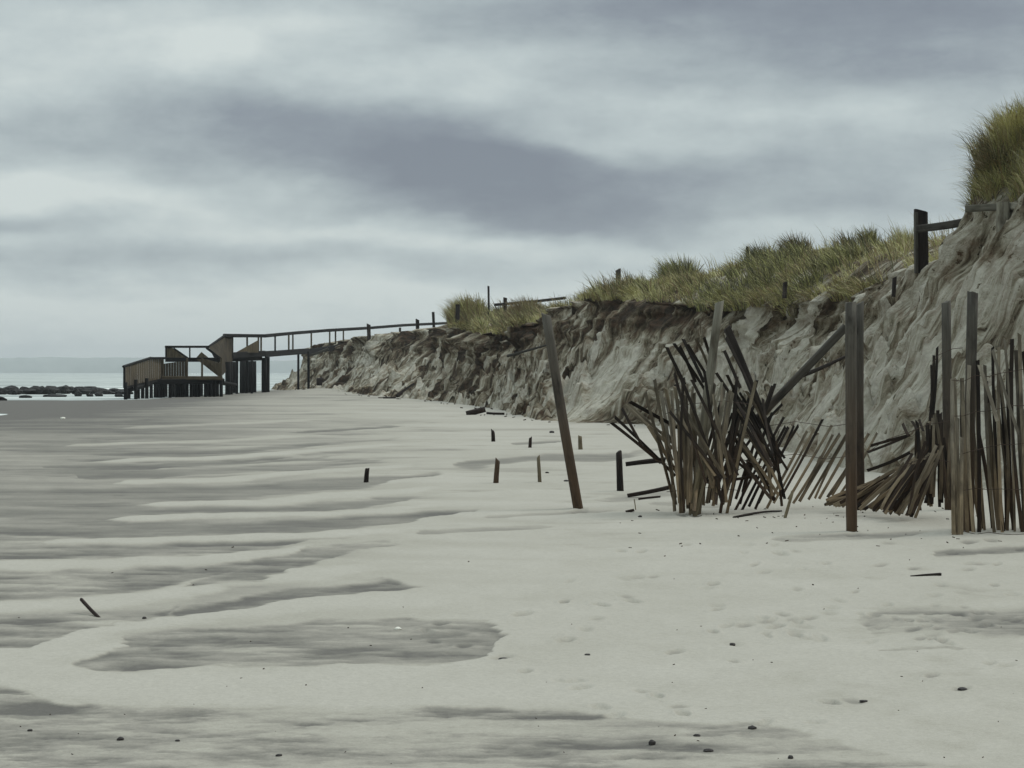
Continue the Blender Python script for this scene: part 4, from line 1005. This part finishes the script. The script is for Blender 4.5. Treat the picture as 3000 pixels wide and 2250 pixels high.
# the big tussock on the near mound
tus = Blades()
rt = random.Random(3)
c0 = at(3030, 515, 39.5)
tq = thing('grass_tussock', 'big shaggy green and brown tussock on top of the near dune at the right edge', 'grass tussock', c0)
RX, RY, RZ = 0.92, 1.2, 0.72
nu, nv = 40, 24
V = []
for a in range(nv+1):
    for b in range(nu):
        ph = math.pi*(a/nv)*.95; th = 2*math.pi*b/nu
        k = 1+.5*(float(fbm(np.array([math.cos(th)*1.5+ph*2]), np.array([math.sin(th)*1.5+ph]), 151, 4)[0])-.5)
        V.append((RX*k*math.sin(ph)*math.cos(th)+(.9*math.sin(ph) if math.cos(th) > 0 else 0)*math.cos(th), RY*k*math.sin(ph)*math.sin(th), RZ*k*math.cos(ph)))
Fq = [(a*nu+b, (a+1)*nu+b, (a+1)*nu+(b+1) % nu, a*nu+(b+1) % nu) for a in range(nv) for b in range(nu)]
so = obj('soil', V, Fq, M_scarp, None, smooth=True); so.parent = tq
for k in range(620):
    v_ = V[rt.randrange(int(len(V)*.82))]
    if v_[1] > .9: continue
    up = v_[2]/RZ
    nn_ = float(fbm(np.array([v_[0]*2.5+5]), np.array([v_[2]*2.5+v_[1]*2]), 191, 2)[0])
    pal = [GREEN[0], GREEN[2], GREEN[5]] if nn_ > .55 else (DARKG+BROWN[:2] if nn_ < .44 else GREEN+BROWN[:2])
    tus.tuft((v_[0]+rt.uniform(-.08, .08), v_[1]+rt.uniform(-.1, .1), v_[2]+.05), 34, rt.uniform(.45, .85)*(.75+.35*max(0, up)), 1.0 if up > .2 else 1.4, rt, pal, wid=.010,
             wind=(v_[0]*.22-.02, v_[1]*.35-.1), rad=.14)
for k in range(150):
    i = i_of_y(rt.uniform(33.5, 40.2)); x, y, z = topz(i, rt.uniform(0, .7))
    pal = BROWN+GREEN[:4]+DARKG[:1] if rt.random() < .6 else GREEN
    tus.tuft((x-c0.x, y-c0.y, z-c0.z), 40, rt.uniform(.3, .6), 1.2, rt, pal, wid=.010, wind=(-.2, -.3), rad=.15)
o = tus.build('blades', tq)

# small litter: twigs, straw and shell bits lying about, too many to count
class Bits:
    v = []; f = []
rl = random.Random(21)
def bit(x, y, L, w):
    z = gz(x, y)+w*.3; a = rl.uniform(0, 3.14); c_, s_ = math.cos(a)*L/2, math.sin(a)*L/2
    n = (-math.sin(a)*w/2, math.cos(a)*w/2); k = len(Bits.v); t_ = rl.uniform(0, .3)*L
    for (ex, ey, ez) in ((-c_, -s_, 0), (c_, s_, t_)):
        Bits.v += [(x+ex-n[0], y+ey-n[1], z+ez-w*.5), (x+ex+n[0], y+ey+n[1], z+ez-w*.5), (x+ex, y+ey, z+ez+w*.6)]
    Bits.f += [(k, k+1, k+4, k+3), (k+1, k+2, k+5, k+4), (k+2, k, k+3, k+5), (k, k+2, k+1), (k+3, k+4, k+5)]
for _ in range(190):
    q = rl.random()
    if q < .35:
        p = gp(rl.uniform(1800, 3050), rl.gauss(1545, 40))
    elif q < .7:
        p = gp(rl.uniform(-50, 3050), rl.uniform(1600, 2240))
    else:
        i = rl.randint(i_of_y(40), i_of_y(180)); p = Vector((S[i, 0]-rl.uniform(.0, 1.4), S[i, 1], 0))
    if p.y < 8: continue
    kk3 = p.y/F
    bit(p.x, p.y, rl.uniform(4, 13)*kk3*(.6 if p.y < 20 else 1), rl.uniform(1.5, 3)*kk3)
lt = obj('beach_litter', Bits.v, Bits.f, M_post)
tag(lt, 'small dark twigs and bits scattered over the sand', 'litter', kind='stuff')
